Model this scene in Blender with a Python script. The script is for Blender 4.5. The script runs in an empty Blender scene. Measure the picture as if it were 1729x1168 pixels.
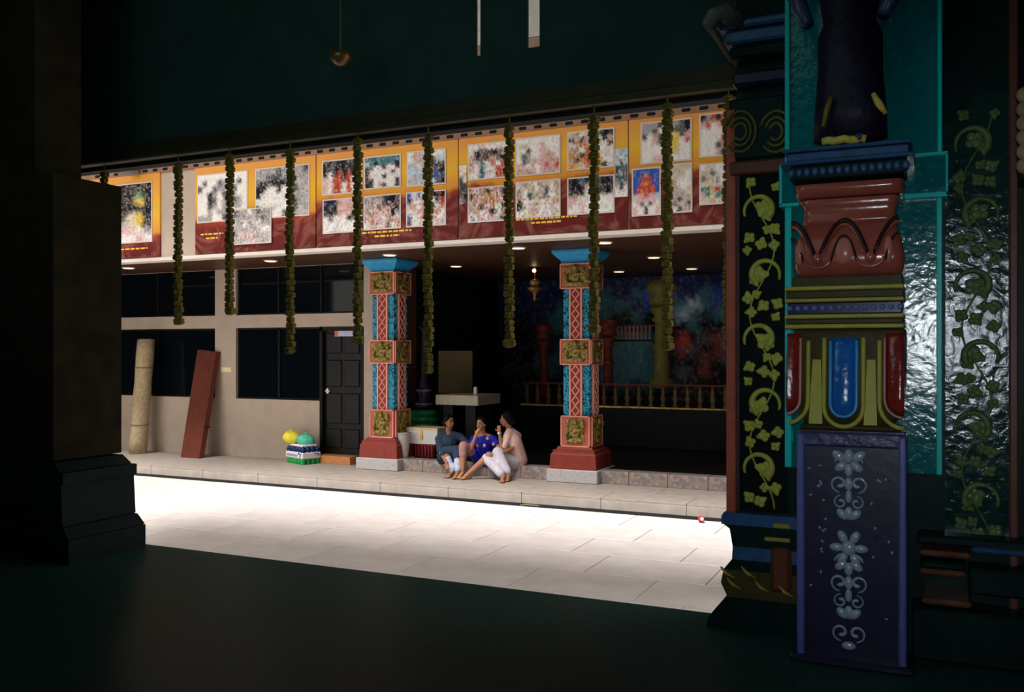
import bpy, bmesh, math, random
from mathutils import Vector, Matrix, noise
random.seed(7)
S = bpy.context.scene
C = S.collection
PI = math.pi
# ------------------------------------------------------------------ camera, sky, sun, exposure
F = 1537.0; HC = 1.5; HY = 592.0; YAW = math.radians(25)
cam = bpy.data.cameras.new('camera'); cam.lens = 32.0; cam.sensor_width = 36; cam.shift_y = 8/1729
cam.clip_start = .05; cam.clip_end = 300
co = bpy.data.objects.new('camera', cam); C.objects.link(co)
co.location = (0, 0, HC); co.rotation_euler = (PI/2, 0, YAW)
S.camera = co
w = bpy.data.worlds.new('overcast_sky'); S.world = w; w.use_nodes = True
wb = w.node_tree.nodes['Background']; wb.inputs[0].default_value = (1, .95, .88, 1); wb.inputs[1].default_value = 1.3
sl = bpy.data.lights.new('sun', 'SUN'); sl.energy = 4.6; sl.angle = math.radians(20); sl.color = (1, .93, .91)
so = bpy.data.objects.new('sun', sl); C.objects.link(so); so.rotation_euler = (math.radians(27), math.radians(-8), 0); so.location = (-6, 4, 12)
# camera flash, a small lamp just above the lens
fl = bpy.data.lights.new('flash', 'SPOT'); fl.spot_size = math.radians(50); fl.spot_blend = 1; fl.shadow_soft_size = .07; fl.energy = 135; fl.color = (.8, .93, 1)
fo = bpy.data.objects.new('flash', fl); C.objects.link(fo); fo.location = (.05, -.3, 1.62); fo.rotation_euler = (math.radians(86.5), 0, math.radians(3))
hl = bpy.data.lights.new('near_hall_fill', 'AREA'); hl.size = 3; hl.energy = 8; hl.color = (.6, 1, .95)     # added teal fill, no real fitting; lifts the near hall's blacks
ho = bpy.data.objects.new('near_hall_fill', hl); C.objects.link(ho); ho.location = (-2.5, 0.5, 4.8)
ul = bpy.data.lights.new('upward_fill', 'AREA'); ul.size = 2.5; ul.energy = 20; ul.color = (.62, 1, .93)     # added fill aimed up to brighten the dark upper wall, not a real lamp
uo = bpy.data.objects.new('upward_fill', ul); C.objects.link(uo); uo.location = (-3.5, 1.2, 3.3); uo.rotation_euler = (math.radians(125), 0, 0)
S.view_settings.view_transform = 'Standard'; S.view_settings.look = 'None'
S.view_settings.gamma = 1; S.view_settings.use_curve_mapping = False
S.view_settings.exposure = 0.5

CF, SF = math.cos(YAW), math.sin(YAW)
def Q(px, py, Y):                       # a measured place on the vertical plane at distance Y
    u = (px-864.5)/F; t = Y/(CF+u*SF)
    return Vector((t*(-SF+u*CF), Y, HC+(HY-py)/F*t))
def X(px, Y): return Q(px, 0, Y).x
def Z(px, py, Y): return Q(px, py, Y).z

# ------------------------------------------------------------------ materials
MATS = {}
def mat(name, col, rough=.7, var=.12, scale=9, bump=0.0, bscale=40, metal=0, spec=.22, coat=0, bd=.02, emit=None, es=1, sub=0, alpha=None):
    if name in MATS: return MATS[name]
    m = bpy.data.materials.new(name); m.use_nodes = True; nt = m.node_tree; b = nt.nodes['Principled BSDF']
    b.inputs['Roughness'].default_value = rough; b.inputs['Metallic'].default_value = metal
    b.inputs['Specular IOR Level'].default_value = spec; b.inputs['Coat Weight'].default_value = coat
    b.inputs['Coat Roughness'].default_value = .12
    c = tuple(col)+(1,)
    tc = nt.nodes.new('ShaderNodeTexCoord')
    if var:
        n = nt.nodes.new('ShaderNodeTexNoise'); n.inputs['Scale'].default_value = scale; n.inputs['Detail'].default_value = 5
        nt.links.new(tc.outputs['Object'], n.inputs['Vector'])
        r = nt.nodes.new('ShaderNodeValToRGB'); r.color_ramp.elements[0].position = .3; r.color_ramp.elements[1].position = .7
        r.color_ramp.elements[0].color = tuple(max(0, x*(1-var)) for x in col)+(1,)
        r.color_ramp.elements[1].color = tuple(min(1, x*(1+var)) for x in col)+(1,)
        nt.links.new(n.outputs['Fac'], r.inputs['Fac']); nt.links.new(r.outputs['Color'], b.inputs['Base Color'])
    else: b.inputs['Base Color'].default_value = c
    if bump:
        n2 = nt.nodes.new('ShaderNodeTexNoise'); n2.inputs['Scale'].default_value = bscale; n2.inputs['Detail'].default_value = 6
        nt.links.new(tc.outputs['Object'], n2.inputs['Vector'])
        bp = nt.nodes.new('ShaderNodeBump'); bp.inputs['Strength'].default_value = bump; bp.inputs['Distance'].default_value = bd
        nt.links.new(n2.outputs['Fac'], bp.inputs['Height']); nt.links.new(bp.outputs['Normal'], b.inputs['Normal'])
    if emit:
        b.inputs['Emission Color'].default_value = tuple(emit)+(1,); b.inputs['Emission Strength'].default_value = es
    MATS[name] = m; return m
def nodes(m): return m.node_tree, m.node_tree.nodes['Principled BSDF']
def ramp_mat(name, tex, stops, rough=.5, scale=5, bump=0, distort=0, spec=.2, mapscale=(1, 1, 1)):
    m = bpy.data.materials.new(name); m.use_nodes = True; nt, b = nodes(m)
    tc = nt.nodes.new('ShaderNodeTexCoord'); mp = nt.nodes.new('ShaderNodeMapping'); mp.inputs['Scale'].default_value = mapscale
    nt.links.new(tc.outputs['Object'], mp.inputs[0])
    t = nt.nodes.new({'n': 'ShaderNodeTexNoise', 'v': 'ShaderNodeTexVoronoi', 'w': 'ShaderNodeTexWave'}[tex])
    t.inputs['Scale'].default_value = scale
    if tex != 'v': t.inputs['Detail'].default_value = 6
    if distort: t.inputs['Distortion'].default_value = distort
    nt.links.new(mp.outputs[0], t.inputs['Vector'])
    r = nt.nodes.new('ShaderNodeValToRGB'); e = r.color_ramp.elements
    while len(e) > 1: e.remove(e[0])
    e[0].position = stops[0][0]; e[0].color = tuple(stops[0][1])+(1,)
    for p, c in stops[1:]:
        q = e.new(p); q.color = tuple(c)+(1,)
    src = t.outputs['Color'] if tex == 'v' else t.outputs[0]
    if tex == 'v':
        sx = nt.nodes.new('ShaderNodeSeparateColor'); nt.links.new(src, sx.inputs[0]); src = sx.outputs[0]
    nt.links.new(src, r.inputs[0]); nt.links.new(r.outputs[0], b.inputs['Base Color'])
    b.inputs['Roughness'].default_value = rough; b.inputs['Specular IOR Level'].default_value = spec
    if bump:
        bp = nt.nodes.new('ShaderNodeBump'); bp.inputs['Strength'].default_value = bump; bp.inputs['Distance'].default_value = .02
        nt.links.new(src, bp.inputs['Height']); nt.links.new(bp.outputs[0], b.inputs['Normal'])
    MATS[name] = m; return m
def vcol_mat(name, rough=.45, spec=.4):
    m = bpy.data.materials.new(name); m.use_nodes = True; nt, b = nodes(m)
    a = nt.nodes.new('ShaderNodeVertexColor'); a.layer_name = 'print'
    nt.links.new(a.outputs[0], b.inputs['Base Color'])
    b.inputs['Roughness'].default_value = rough; b.inputs['Specular IOR Level'].default_value = spec
    MATS[name] = m; return m
PRINT = vcol_mat('printed_picture', .5, .1)
M_tile = ramp_mat('pale_courtyard_tile', 'n', [(.3, (.66, .6, .57)), (.7, (.78, .72, .69))], rough=.35, scale=3)
M_plat = ramp_mat('platform_tile', 'n', [(.3, (.31, .27, .23)), (.7, (.4, .35, .3))], rough=.5, scale=5)
M_grout = mat('grout', (.42, .37, .34), .9)
M_gran = ramp_mat('mottled_granite', 'v', [(.0, (.3, .27, .27)), (.3, (.36, .25, .2)), (.5, (.2, .21, .25)), (.7, (.4, .35, .31)), (1, (.3, .17, .13))], rough=.4, scale=22, distort=0)
M_gplinth = ramp_mat('grey_granite', 'n', [(.3, (.34, .34, .36)), (.5, (.52, .5, .5)), (.7, (.42, .42, .46))], rough=.4, scale=22)
M_wall = mat('beige_rendered_wall', (.5, .405, .33), .9, .06, 4, .15, 60)
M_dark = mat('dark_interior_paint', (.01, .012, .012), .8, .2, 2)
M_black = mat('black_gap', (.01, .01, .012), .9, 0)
M_soffit = mat('brown_soffit_panel', (.07, .032, .018), .5, .15, 3)
M_glass = mat('dark_tinted_glass', (.002, .004, .006), .05, 0, spec=.22)
M_frame = mat('black_window_frame', (.005, .005, .005), .6, 0)
M_white = mat('white_painted_edge', (.7, .62, .56), .6, .05)
M_pink = mat('salmon_pink_paint', (.95, .43, .32), .5, .08)
M_rose = mat('rose_red_paint', (.55, .13, .09), .5, .1)
M_red = mat('oxblood_red_paint', (.25, .04, .028), .4, .12)
M_blue = mat('sky_blue_paint', (.03, .32, .62), .4, .1)
M_bluep = ramp_mat('blue_scroll_panel', 'n', [(.42, (.0, .04, .09)), (.5, (.03, .3, .5)), (.62, (.05, .42, .62))], rough=.4, scale=16, bump=.4, distort=1.2)
M_gold = ramp_mat('gilded_relief', 'n', [(.35, (.05, .035, .01)), (.52, (.32, .24, .06)), (.7, (.55, .42, .12))], rough=.4, scale=28, bump=.8, distort=.6)
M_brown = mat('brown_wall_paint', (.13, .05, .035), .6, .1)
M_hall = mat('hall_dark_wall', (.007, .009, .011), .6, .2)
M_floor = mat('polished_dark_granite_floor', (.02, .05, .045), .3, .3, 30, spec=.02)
M_pier = mat('dark_green_black_lacquer', (.004, .014, .013), .4, .3, 12, .25, 25, spec=.1, bd=.005)
M_redstrip = mat('brick_red_trim', (.4, .08, .045), .5, .15)
M_olive = mat('olive_gold_relief', (.42, .38, .06), .45, .2, 20, .2, 60)
M_teal = mat('teal_paint', (.0, .13, .14), .12, .15, 20, .8, 24, spec=.7, bd=.0042)
M_tealb = mat('bright_teal_edge', (.0, .52, .5), .35, .05)
M_capred = mat('terracotta_lacquer', (.34, .075, .05), .2, .15, 10, .3, 20, spec=.5, bd=.004)
M_navy = mat('navy_blue_lacquer', (.03, .08, .19), .3, .2, 14, .2, 25, bd=.005, spec=.35)
M_purple = mat('violet_blue_paint', (.1, .1, .33), .35, .15, 14, .2, 25, bd=.005, spec=.35)
M_purpd = mat('dark_violet_panel', (.012, .01, .035), .35, .3, 14, .3, 25, bd=.005, spec=.35)
M_oliveb = mat('olive_green_paint', (.42, .36, .06), .35, .12, 20, .15, 25, spec=.12)
M_olived = mat('dark_olive_brown', (.06, .045, .015), .4, .15, 20, .15, 25, spec=.08)
M_bead = mat('blue_bead', (.13, .16, .45), .25, .1)
M_silver = mat('pearl_blue_relief', (.3, .33, .42), .16, .15, 20, .1, 30, spec=.9)
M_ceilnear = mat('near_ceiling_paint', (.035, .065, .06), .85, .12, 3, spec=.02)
M_beam = mat('brown_beam_paint', (.05, .03, .016), .6, .2, 6)
M_beamo = mat('olive_beam_moulding', (.05, .038, .015), .6, .2, 6)

# ------------------------------------------------------------------ mesh helpers
def B(): return bmesh.new()
def box(bm, x0, x1, y0, y1, z0, z1, bev=0):
    r = bmesh.ops.create_cube(bm, size=1, matrix=Matrix.Translation(((x0+x1)/2, (y0+y1)/2, (z0+z1)/2)) @ Matrix.Diagonal((abs(x1-x0), abs(y1-y0), abs(z1-z0), 1)))
    if bev:
        es = list({e for v in r['verts'] for e in v.link_edges})
        bmesh.ops.bevel(bm, geom=es, offset=bev, segments=1, profile=.5, affect='EDGES')
    return bm
def bx(*a, **k): return box(B(), *a, **k)
def ball(bm, c, r, sc=(1, 1, 1), u=12, v=8, rot=None):
    mt = Matrix.Translation(c)
    if rot: mt = mt @ rot
    mt = mt @ Matrix.Diagonal((sc[0], sc[1], sc[2], 1))
    bmesh.ops.create_uvsphere(bm, u_segments=u, v_segments=v, radius=r, matrix=mt); return bm
def loft(bm, rings, caps=True, closed=True):
    prev = None; first = None
    for ring in rings:
        vs = [bm.verts.new(p) for p in ring]
        if prev:
            n = len(vs)
            for i in range(n if closed else n-1):
                bm.faces.new((prev[i], prev[(i+1) % n], vs[(i+1) % n], vs[i]))
        else: first = vs
        prev = vs
    if caps:
        bm.faces.new(list(reversed(first))); bm.faces.new(prev)
    return bm
def sqprof(bm, cx, cy, prof, dy=None):      # square section, list of (z, half width[, half depth])
    return loft(bm, [[(cx-p[1], cy-(p[2] if len(p) > 2 else p[1]), p[0]), (cx+p[1], cy-(p[2] if len(p) > 2 else p[1]), p[0]),
                      (cx+p[1], cy+(p[2] if len(p) > 2 else p[1]), p[0]), (cx-p[1], cy+(p[2] if len(p) > 2 else p[1]), p[0])] for p in prof])
def lathe(bm, cx, cy, prof, n=20):
    return loft(bm, [[(cx+r*math.cos(2*PI*i/n), cy+r*math.sin(2*PI*i/n), z) for i in range(n)] for z, r in prof])
def tube(bm, pts, rad, n=8):
    pts = [Vector(p) for p in pts]; rings = []
    if not isinstance(rad, (list, tuple)): rad = [rad]*len(pts)
    up = Vector((0, 0, 1))
    for i, p in enumerate(pts):
        d = (pts[min(i+1, len(pts)-1)]-pts[max(i-1, 0)]).normalized()
        a = d.cross(Vector((0, 1, 0)));
        if a.length < .1: a = d.cross(up)
        a.normalize(); b = d.cross(a)
        rings.append([p+(a*math.cos(2*PI*k/n)+b*math.sin(2*PI*k/n))*rad[i] for k in range(n)])
    return loft(bm, rings)
def cone(bm, a, b, ra, rb, n=10):                 # tapered capsule
    a = Vector(a); b = Vector(b)
    tube(bm, [a, a.lerp(b, .5), b], [ra, (ra+rb)/2, rb], n); ball(bm, a, ra, u=n, v=6); ball(bm, b, rb, u=n, v=6); return bm
def mesh(name, bm, m, smooth=False):
    bmesh.ops.recalc_face_normals(bm, faces=bm.faces)
    me = bpy.data.meshes.new(name); bm.to_mesh(me); bm.free()
    if smooth:
        me.shade_smooth()
    me.materials.append(m); return me
def obj(name, bm, m, parent=None, smooth=False, label=None):
    me = bm if isinstance(bm, bpy.types.Mesh) else mesh(name, bm, m, smooth)
    o = bpy.data.objects.new(name, me); C.objects.link(o)
    if parent:
        o.parent = parent; loc = parent.location.copy(); p = parent
        while p.parent: p = p.parent; loc = p.location.copy()
        # meshes are modelled in scene coordinates: undo the chain above
        if parent.type == 'EMPTY': o.matrix_parent_inverse = Matrix.Translation(-parent.location)
    if label: o['label'] = label
    return o
def thing(name, label, cat, loc=(0, 0, 0), group=None):
    o = bpy.data.objects.new(name, None); C.objects.link(o); o.location = loc
    o.empty_display_size = .1
    o['label'] = label; o['category'] = cat
    if group: o['group'] = group
    return o
def tag(o, label, cat, group=None):
    o['label'] = label; o['category'] = cat
    if group: o['group'] = group
    return o
def struct(name, bm, m, parent=None, **k):
    o = obj(name, bm, m, parent, **k); o['kind'] = 'structure'; return o
def place(me, name, loc, parent=None, rot=(0, 0, 0), scale=(1, 1, 1)):       # instance of shared mesh data
    o = bpy.data.objects.new(name, me); C.objects.link(o); o.location = loc; o.rotation_euler = rot; o.scale = scale
    if parent:
        o.parent = parent
        if parent.type == 'EMPTY': o.matrix_parent_inverse = Matrix.Translation(-parent.location)
    return o

# levels
ZC, ZP, ZH, ZS = -.68, -.53, -.34, 3.075      # courtyard, platform, hall floor, soffit
YB, YP, YW = 11.3, 13.2, 13.65               # banner plane, pillar fronts, veranda back wall
YE = 11.9                                   # platform front edge

# ------------------------------------------------------------------ courtyard paving
fc = struct('floor_courtyard', bx(-17, 4, 5.2, YE+.3, ZC-.2, ZC-.03), M_grout)
TW, TD = 1.2, .8
tm = mesh('paving_tile', box(B(), -TW/2+.004, TW/2-.004, -TD/2+.004, TD/2-.004, -.03, 0, bev=.004), M_tile)
y0 = YE-.26-TD/2
for j in range(10):
    for i in range(18):
        x = -15+i*TW+(.45 if j % 2 else 0)
        if y0-j*TD < 5.9: continue
        place(tm, 'paving_tile', (x, y0-j*TD, ZC+random.uniform(-.0008, .0008)), fc)
struct('drain_channel', bx(-16, 2, YE-.26, YE, ZC-.03, ZC-.003), M_black)  # flat black strip, the drain's shade is put into its colour
# ------------------------------------------------------------------ platform
fp = struct('floor_platform', bx(-17, 3, YE+.02, 14.3, ZC-.2, ZP-.03), M_grout)
pm = mesh('platform_tile', box(B(), -.597, .597, -.297, .297, -.03, 0, bev=.003), M_plat)
M_riser = ramp_mat('riser_tile', 'n', [(.3, (.38, .33, .29)), (.7, (.48, .43, .38))], rough=.5, scale=5)
rm = mesh('riser_tile', box(B(), -.597, .597, -.012, .012, -.075, .075, bev=.003), M_riser)
for i in range(15):
    for j in range(4):
        place(pm, 'platform_tile', (-15.6+i*1.2+(.6 if j % 2 else 0), YE+.3+j*.6, ZP), fp)
    place(rm, 'riser_tile', (-15.6+i*1.2, YE+.012, ZP-.105), fp)
# granite step of the hall
xw = X(632, YW)                                # right end of the veranda wall
fs = struct('granite_step', bx(xw+.05, 2.5, YP+.03, YP+.3, ZP, ZH-.01), M_grout)
gm = mesh('granite_block', box(B(), -.297, .297, 0, .3, -.19, 0, bev=.006), M_gran)
for i in range(20):
    x = xw+.36+i*.6
    if x > 2.2: break
    o = place(gm, 'granite_block', (x, YP, ZH), fs)
struct('floor', bx(xw, 2.5, YP+.3, 19.2, ZP-.2, ZH-.002), M_hall)

# ------------------------------------------------------------------ veranda back wall with windows and door
def wallpiece(x0, x1, z0, z1, name='wall_back', m=M_wall, y0=YW, y1=YW+.2):
    return box(B(), x0, x1, y0, y1, z0, z1)
Xa, Xb, Xc, Xd, Xe, Xf = X(205, YW)-2.5, X(363, YW), X(398, YW), X(540, YW), X(614, YW), X(634, YW)
zt1, zb1 = Z(450, 448, YW), Z(450, 531, YW)      # upper windows
zt2, zb2 = Z(450, 553, YW), Z(450, 674, YW)      # lower windows
wbm = B()
y0, y1 = YW, YW+.22
for (a, b, c, d) in [(Xa, Xf, zt1, ZS), (Xa, Xf, zt2, zb1), (Xb, Xc, zb1, zt1), (Xb, Xc, zb2, zt2), (Xa, Xd, ZP, zb2), (Xe, Xf, ZP, zt2), (Xe, Xf, zb1, zt1),
                     (Xa, Xa+.3, zb1, zt1), (Xa, Xa+.3, zb2, zt2)]:
    box(wbm, a, b, y0, y1, c, d)
wall = struct('wall_back', wbm, M_wall)
def window(n, xa, xb, za, zb, mull):
    wn = bpy.data.objects.new('window_%d' % n, None); C.objects.link(wn); wn.location = ((xa+xb)/2, YW, za); wn['kind'] = 'structure'
    f = B(); t = .035
    box(f, xa, xb, YW+.06, YW+.12, za, za+t); box(f, xa, xb, YW+.06, YW+.12, zb-t, zb)
    xs = [xa+(xb-xa)*k/mull for k in range(mull+1)]
    for k, x in enumerate(xs):
        x = min(max(x, xa+t/2), xb-t/2); box(f, x-t/2, x+t/2, YW+.06, YW+.12, za, zb)
    obj('window_frame', f, M_frame, wn)
    for k in range(mull):
        obj('pane', bx(xs[k]+.02, xs[k+1]-.02, YW+.085, YW+.095, za+.03, zb-.03), M_glass, wn)
    return wn
window(1, Xa+.3, Xb, zb1, zt1, 3); window(2, Xa+.3, Xb, zb2, zt2, 3)
window(3, Xc, Xe, zb1, zt1, 3); window(4, Xc, Xd, zb2, zt2, 2)
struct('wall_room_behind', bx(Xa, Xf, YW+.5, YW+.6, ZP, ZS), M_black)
# door
dn = bpy.data.objects.new('door_1', None); C.objects.link(dn); dn.location = ((Xd+Xe)/2, YW, ZP); dn['kind'] = 'structure'
M_door = mat('charcoal_panel_door', (.009, .009, .009), .45, .15, 20)
zds = ZP+.14
db = B(); box(db, Xd, Xe, YW+.08, YW+.13, zds, zt2); obj('door_leaf', db, M_door, dn)
db = B(); box(db, Xd, Xd+.06, YW-.01, YW+.1, zds, zt2); box(db, Xe-.05, Xe, YW-.01, YW+.1, zds, zt2); box(db, Xd, Xe, YW-.01, YW+.1, zt2-.07, zt2)
obj('door_frame', db, M_frame, dn)
dw = Xe-Xd
for r, (q0, q1) in enumerate([(.05, .2), (.24, .48), (.53, .74), (.79, .95)]):
    for c in range(2):
        a = Xd+.1+c*(dw-.18)/2; b = a+(dw-.18)/2-.05; h = zt2-zds
        p = B(); box(p, a, b, YW+.055, YW+.085, zds+h*q0, zds+h*q1, bev=.015); obj('door_panel', p, M_door, dn)
p = B(); k = Q(551, 660, YW+.04); box(p, k.x-.035, k.x+.035, YW+.06, YW+.085, k.z-.05, k.z+.05, bev=.005)
tube(p, [(k.x, YW+.06, k.z), (k.x, YW+.02, k.z), (k.x+.1, YW+.015, k.z)], .013); obj('door_handle', p, mat('polished_steel', (.8, .8, .78), .2, 0, metal=1), dn)
obj('door_sill', bx(Xd, X(603, YW), YW-.22, YW+.1, ZP, zds, bev=.004), mat('orange_brown_tile', (.55, .24, .09), .5), dn)
k = Q(578, 563, YW)
p = bx(k.x-.2, k.x+.2, YW+.045, YW+.054, k.z-.05, k.z+.05); dsn = obj('door_sign', p, mat('pale_blue_sticker', (.5, .55, .75), .5), dn, label='pale rectangular sticker with a red mark')
p = bx(k.x-.2, k.x-.13, YW+.04, YW+.046, k.z-.045, k.z+.045); obj('sign_mark', p, mat('orange_red_mark', (.8, .15, .05), .5), dsn)
k = Q(382, 624, YW)
tag(obj('wall_notice', bx(k.x-.13, k.x+.13, YW-.008, YW, k.z-.045, k.z+.045), mat('pale_yellow_card', (.85, .72, .42), .6)), 'small pale yellow notice strip on the beige wall post between the windows', 'notice')

# ------------------------------------------------------------------ banner parapet, soffit, lights
xl, xr = -16.5, 2.5
zb = Z(640, 411, YB); zt = Z(640, 250, YB)
struct('wall_parapet', bx(xl, xr, YB+.02, YB+.22, zb-.03, zt+.9), M_wall)
struct('trim_1', bx(xl, xr, YB-.04, YB+.22, zb-.075, zb-.02, bev=.004), M_white)
struct('ceiling_veranda', bx(xl, xr, YB+.15, 19.2, ZS, ZS+.12), M_soffit)
zu = Z(900, 62, YB+1.2)
struct('shade_roof_far', bx(xl, xr, 8.9, 19, 7.0, 7.15), M_beam)  # unseen eave, run out over the courtyard to shade the platform
struct('wall_upper_far', bx(-12, 2, YB+1.2, YB+1.4, zu, 7.0), mat('white_upper_wall', (.85, .83, .78), .8))
struct('wall_parapet_upper', bx(-12, 2, YB+1.15, YB+1.4, zt+.9, zu-.03), mat('beige_parapet', (.5, .33, .22), .8))
struct('roof_lower', bx(xl, xr, YB+.2, YB+1.2, zt+.8, zt+.9), M_beam)
# brown strip with a row of dark notches above the banners
ts = struct('trim_2', bx(xl, xr, YB-.02, YB+.02, zt+.0, zt+.12), mat('tan_valance', (.3, .17, .1), .7))
nm = mesh('notch', box(B(), -.055, .055, -.012, .012, -.022, .022, bev=.01), M_black)
x = -13.2
for i in range(60):
    if x > -2.2: break
    place(nm, 'notch', (x, YB-.02, zt+.045), ts); x += .225

# banners: prints are flat pictures painted per vertex
PAL = dict(k=(.01, .01, .015), w=(.93, .88, .85), g=(.4, .38, .38), d=(.1, .1, .11), b=(.05, .12, .5), n=(.02, .03, .12), r=(.6, .07, .03), o=(.8, .3, .07),
           y=(.85, .6, .08), p=(.8, .5, .5), s=(.65, .42, .3), t=(.06, .2, .25), G=(.1, .3, .15), m=(.25, .05, .05), l=(.55, .68, .8), e=(.75, .66, .5), c=(.55, .5, .5), B=(.12, .42, .75))
def picture(name, x0, x1, z0, z1, y, art, parent, jit=.25, sat=.5, res=7, thick=.012, border=.02, seed=1, bcol=M_white, ns=1, soft=False):
    rng = random.Random(seed); rng2 = [(.5, .08, .05), (.7, .35, .3), (.08, .2, .3), (.65, .4, .12), (.1, .08, .1)]
    rows = art.split(); R = len(rows); K = len(rows[0])
    nx, nz = K*res, R*res
    bm = bmesh.new(); lay = bm.verts.layers.float_color.new('print')
    grid = []
    for j in range(nz+1):
        line = []
        for i in range(nx+1):
            w1 = noise.noise(Vector((i*.35, j*.35, seed*3.3)))*.45; w2 = noise.noise(Vector((i*.35+50, j*.35, seed*3.3)))*.45
            fx = min(max(i/nx*K-.5+w1, 0), K-1.001); fy = min(max(j/nz*R-.5+w2, 0), R-1.001)
            a, b = int(fx), int(fy); dx, dy = fx-a, fy-b
            if not soft: dx = min(1, max(0, (dx-.2)*1.67)); dy = min(1, max(0, (dy-.2)*1.67))
            else: dx = dx*dx*(3-2*dx); dy = dy*dy*(3-2*dy)
            c = Vector((0, 0, 0))
            for (ii, jj, wt) in ((a, b, (1-dx)*(1-dy)), (a+1, b, dx*(1-dy)), (a, b+1, (1-dx)*dy), (a+1, b+1, dx*dy)):
                c += Vector(PAL[rows[min(jj, R-1)][min(ii, K-1)]])*wt
            wx, wz = x0+(x1-x0)*i/nx, z1-(z1-z0)*j/nz
            q = noise.noise(Vector((wx*16*ns, seed*1.7, wz*9*ns))); q2 = noise.noise(Vector((wx*38*ns+9, seed, wz*26*ns)))
            if q2 < -.08 or q < -.25: c = c*(1-min(.85, jit*3*max(-q2-.05, -q*.6)))
            elif q2 > .15: c = c.lerp(Vector((.9, .86, .82)), min(.8, jit*2.5*q2))
            if q > .12: c = c.lerp(Vector(rng2[int(abs(q*100)) % 5]), min(.8, q*4)*sat*jit*2)
            v = bm.verts.new((x0+(x1-x0)*i/nx, y-thick, z1-(z1-z0)*j/nz)); v[lay] = (c.x, c.y, c.z, 1); line.append(v)
        grid.append(line)
    for j in range(nz):
        for i in range(nx): bm.faces.new((grid[j][i], grid[j+1][i], grid[j+1][i+1], grid[j][i+1]))
    me = bpy.data.meshes.new(name); bm.to_mesh(me); bm.free(); me.materials.append(PRINT)
    if border:
        fb = bx(x0-border, x1+border, y-thick+.002, y, z0-border, z1+border)
        f = obj(name, fb, bcol, parent)
        o = bpy.data.objects.new('picture', me); C.objects.link(o); o.parent = f
        return f
    o = obj(name, me, None, parent); return o
def banner_mat(name, split, seed):
    m = bpy.data.materials.new(name); m.use_nodes = True; nt, b = nodes(m)
    tc = nt.nodes.new('ShaderNodeTexCoord'); sx = nt.nodes.new('ShaderNodeSeparateXYZ'); nt.links.new(tc.outputs['Object'], sx.inputs[0])
    n = nt.nodes.new('ShaderNodeTexNoise'); n.inputs['Scale'].default_value = 1.3; n.inputs['Distortion'].default_value = 1.5
    mp = nt.nodes.new('ShaderNodeMapping'); mp.inputs['Location'].default_value = (seed*3.1, 0, 0); nt.links.new(tc.outputs['Object'], mp.inputs[0]); nt.links.new(mp.outputs[0], n.inputs['Vector'])
    ma = nt.nodes.new('ShaderNodeMath'); ma.operation = 'MULTIPLY_ADD'; ma.inputs[1].default_value = .22; nt.links.new(n.outputs[0], ma.inputs[0]); nt.links.new(sx.outputs[2], ma.inputs[2])
    mr = nt.nodes.new('ShaderNodeMapRange'); mr.inputs[1].default_value = zb; mr.inputs[2].default_value = zt+.2; nt.links.new(ma.outputs[0], mr.inputs[0])
    r = nt.nodes.new('ShaderNodeValToRGB'); e = r.color_ramp.elements
    e[0].position = 0; e[0].color = (.09, .012, .01, 1); e[1].position = 1; e[1].color = (.8, .3, .08, 1)
    for p_, c_ in ((split-.08, (.17, .022, .018)), (split-.02, (.3, .045, .02)), (split+.02, (.75, .3, .03)), (split+.2, (.85, .48, .03)), (.88, (.8, .36, .05))):
        q = e.new(p_); q.color = c_+(1,)
    nt.links.new(mr.outputs[0], r.inputs[0])
    wv = nt.nodes.new('ShaderNodeTexNoise'); wv.inputs['Scale'].default_value = 1.3; wv.inputs['Distortion'].default_value = 6; wv.inputs['Detail'].default_value = 3; nt.links.new(mp.outputs[0], wv.inputs['Vector'])
    r2 = nt.nodes.new('ShaderNodeValToRGB'); r2.color_ramp.elements[0].position = .45; r2.color_ramp.elements[0].color = (0, 0, 0, 1); r2.color_ramp.elements[1].position = .65; r2.color_ramp.elements[1].color = (.2, .2, .2, 1)
    nt.links.new(wv.outputs[0], r2.inputs[0])
    mx = nt.nodes.new('ShaderNodeMix'); mx.data_type = 'RGBA'; nt.links.new(r2.outputs[0], mx.inputs[0]); nt.links.new(r.outputs[0], mx.inputs[6]); mx.inputs[7].default_value = (.65, .3, .22, 1)
    nt.links.new(mx.outputs[2], b.inputs['Base Color']); b.inputs['Roughness'].default_value = .5; b.inputs['Specular IOR Level'].default_value = .1
    return m
def banner(n, p0, p1, label, split=.5):
    a, b = X(p0, YB), X(p1, YB)
    t = thing('photo_banner', label, 'banner', ((a+b)/2, YB, zb), 'printed banners along the parapet')
    obj('banner_sheet', bx(a+.006, b-.006, YB-.012, YB+.02, zb, zt), banner_mat('banner_print_%d' % n, split, n), t)
    return t
def photo(t, x0, x1, y0, y1, art, y=None, **k):
    cx = (x0+x1)/2; yy = YB-.012 if y is None else y
    return picture('photo_print', X(x0, YB), X(x1, YB), Z(cx, y1, YB), Z(cx, y0, YB), yy, art, t, seed=int(x0*7+y0), **k)
M_ytext = mat('yellow_print', (.9, .55, .08), .5, 0)
def caption(t, x0, x1, y, lines=2):
    p = B(); r = random.Random(int(x0))
    for l in range(lines):
        s = x0+l*(x1-x0)*.25; e = x1-l*(x1-x0)*.25
        while s < e:
            wd = r.uniform(3, 9); q = Q((x0+x1)/2, y+l*7, YB)
            xa = X(s, YB); xb = X(min(s+wd, e), YB); box(p, xa, xb, YB-.016, YB-.011, q.z-.012, q.z+.012); s += wd+2
    obj('caption', p, M_ytext, t)['kind'] = 'stuff'
b0 = banner(0, 60, 271, 'leftmost photo banner, half hidden behind the dark near column', .3)
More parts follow.
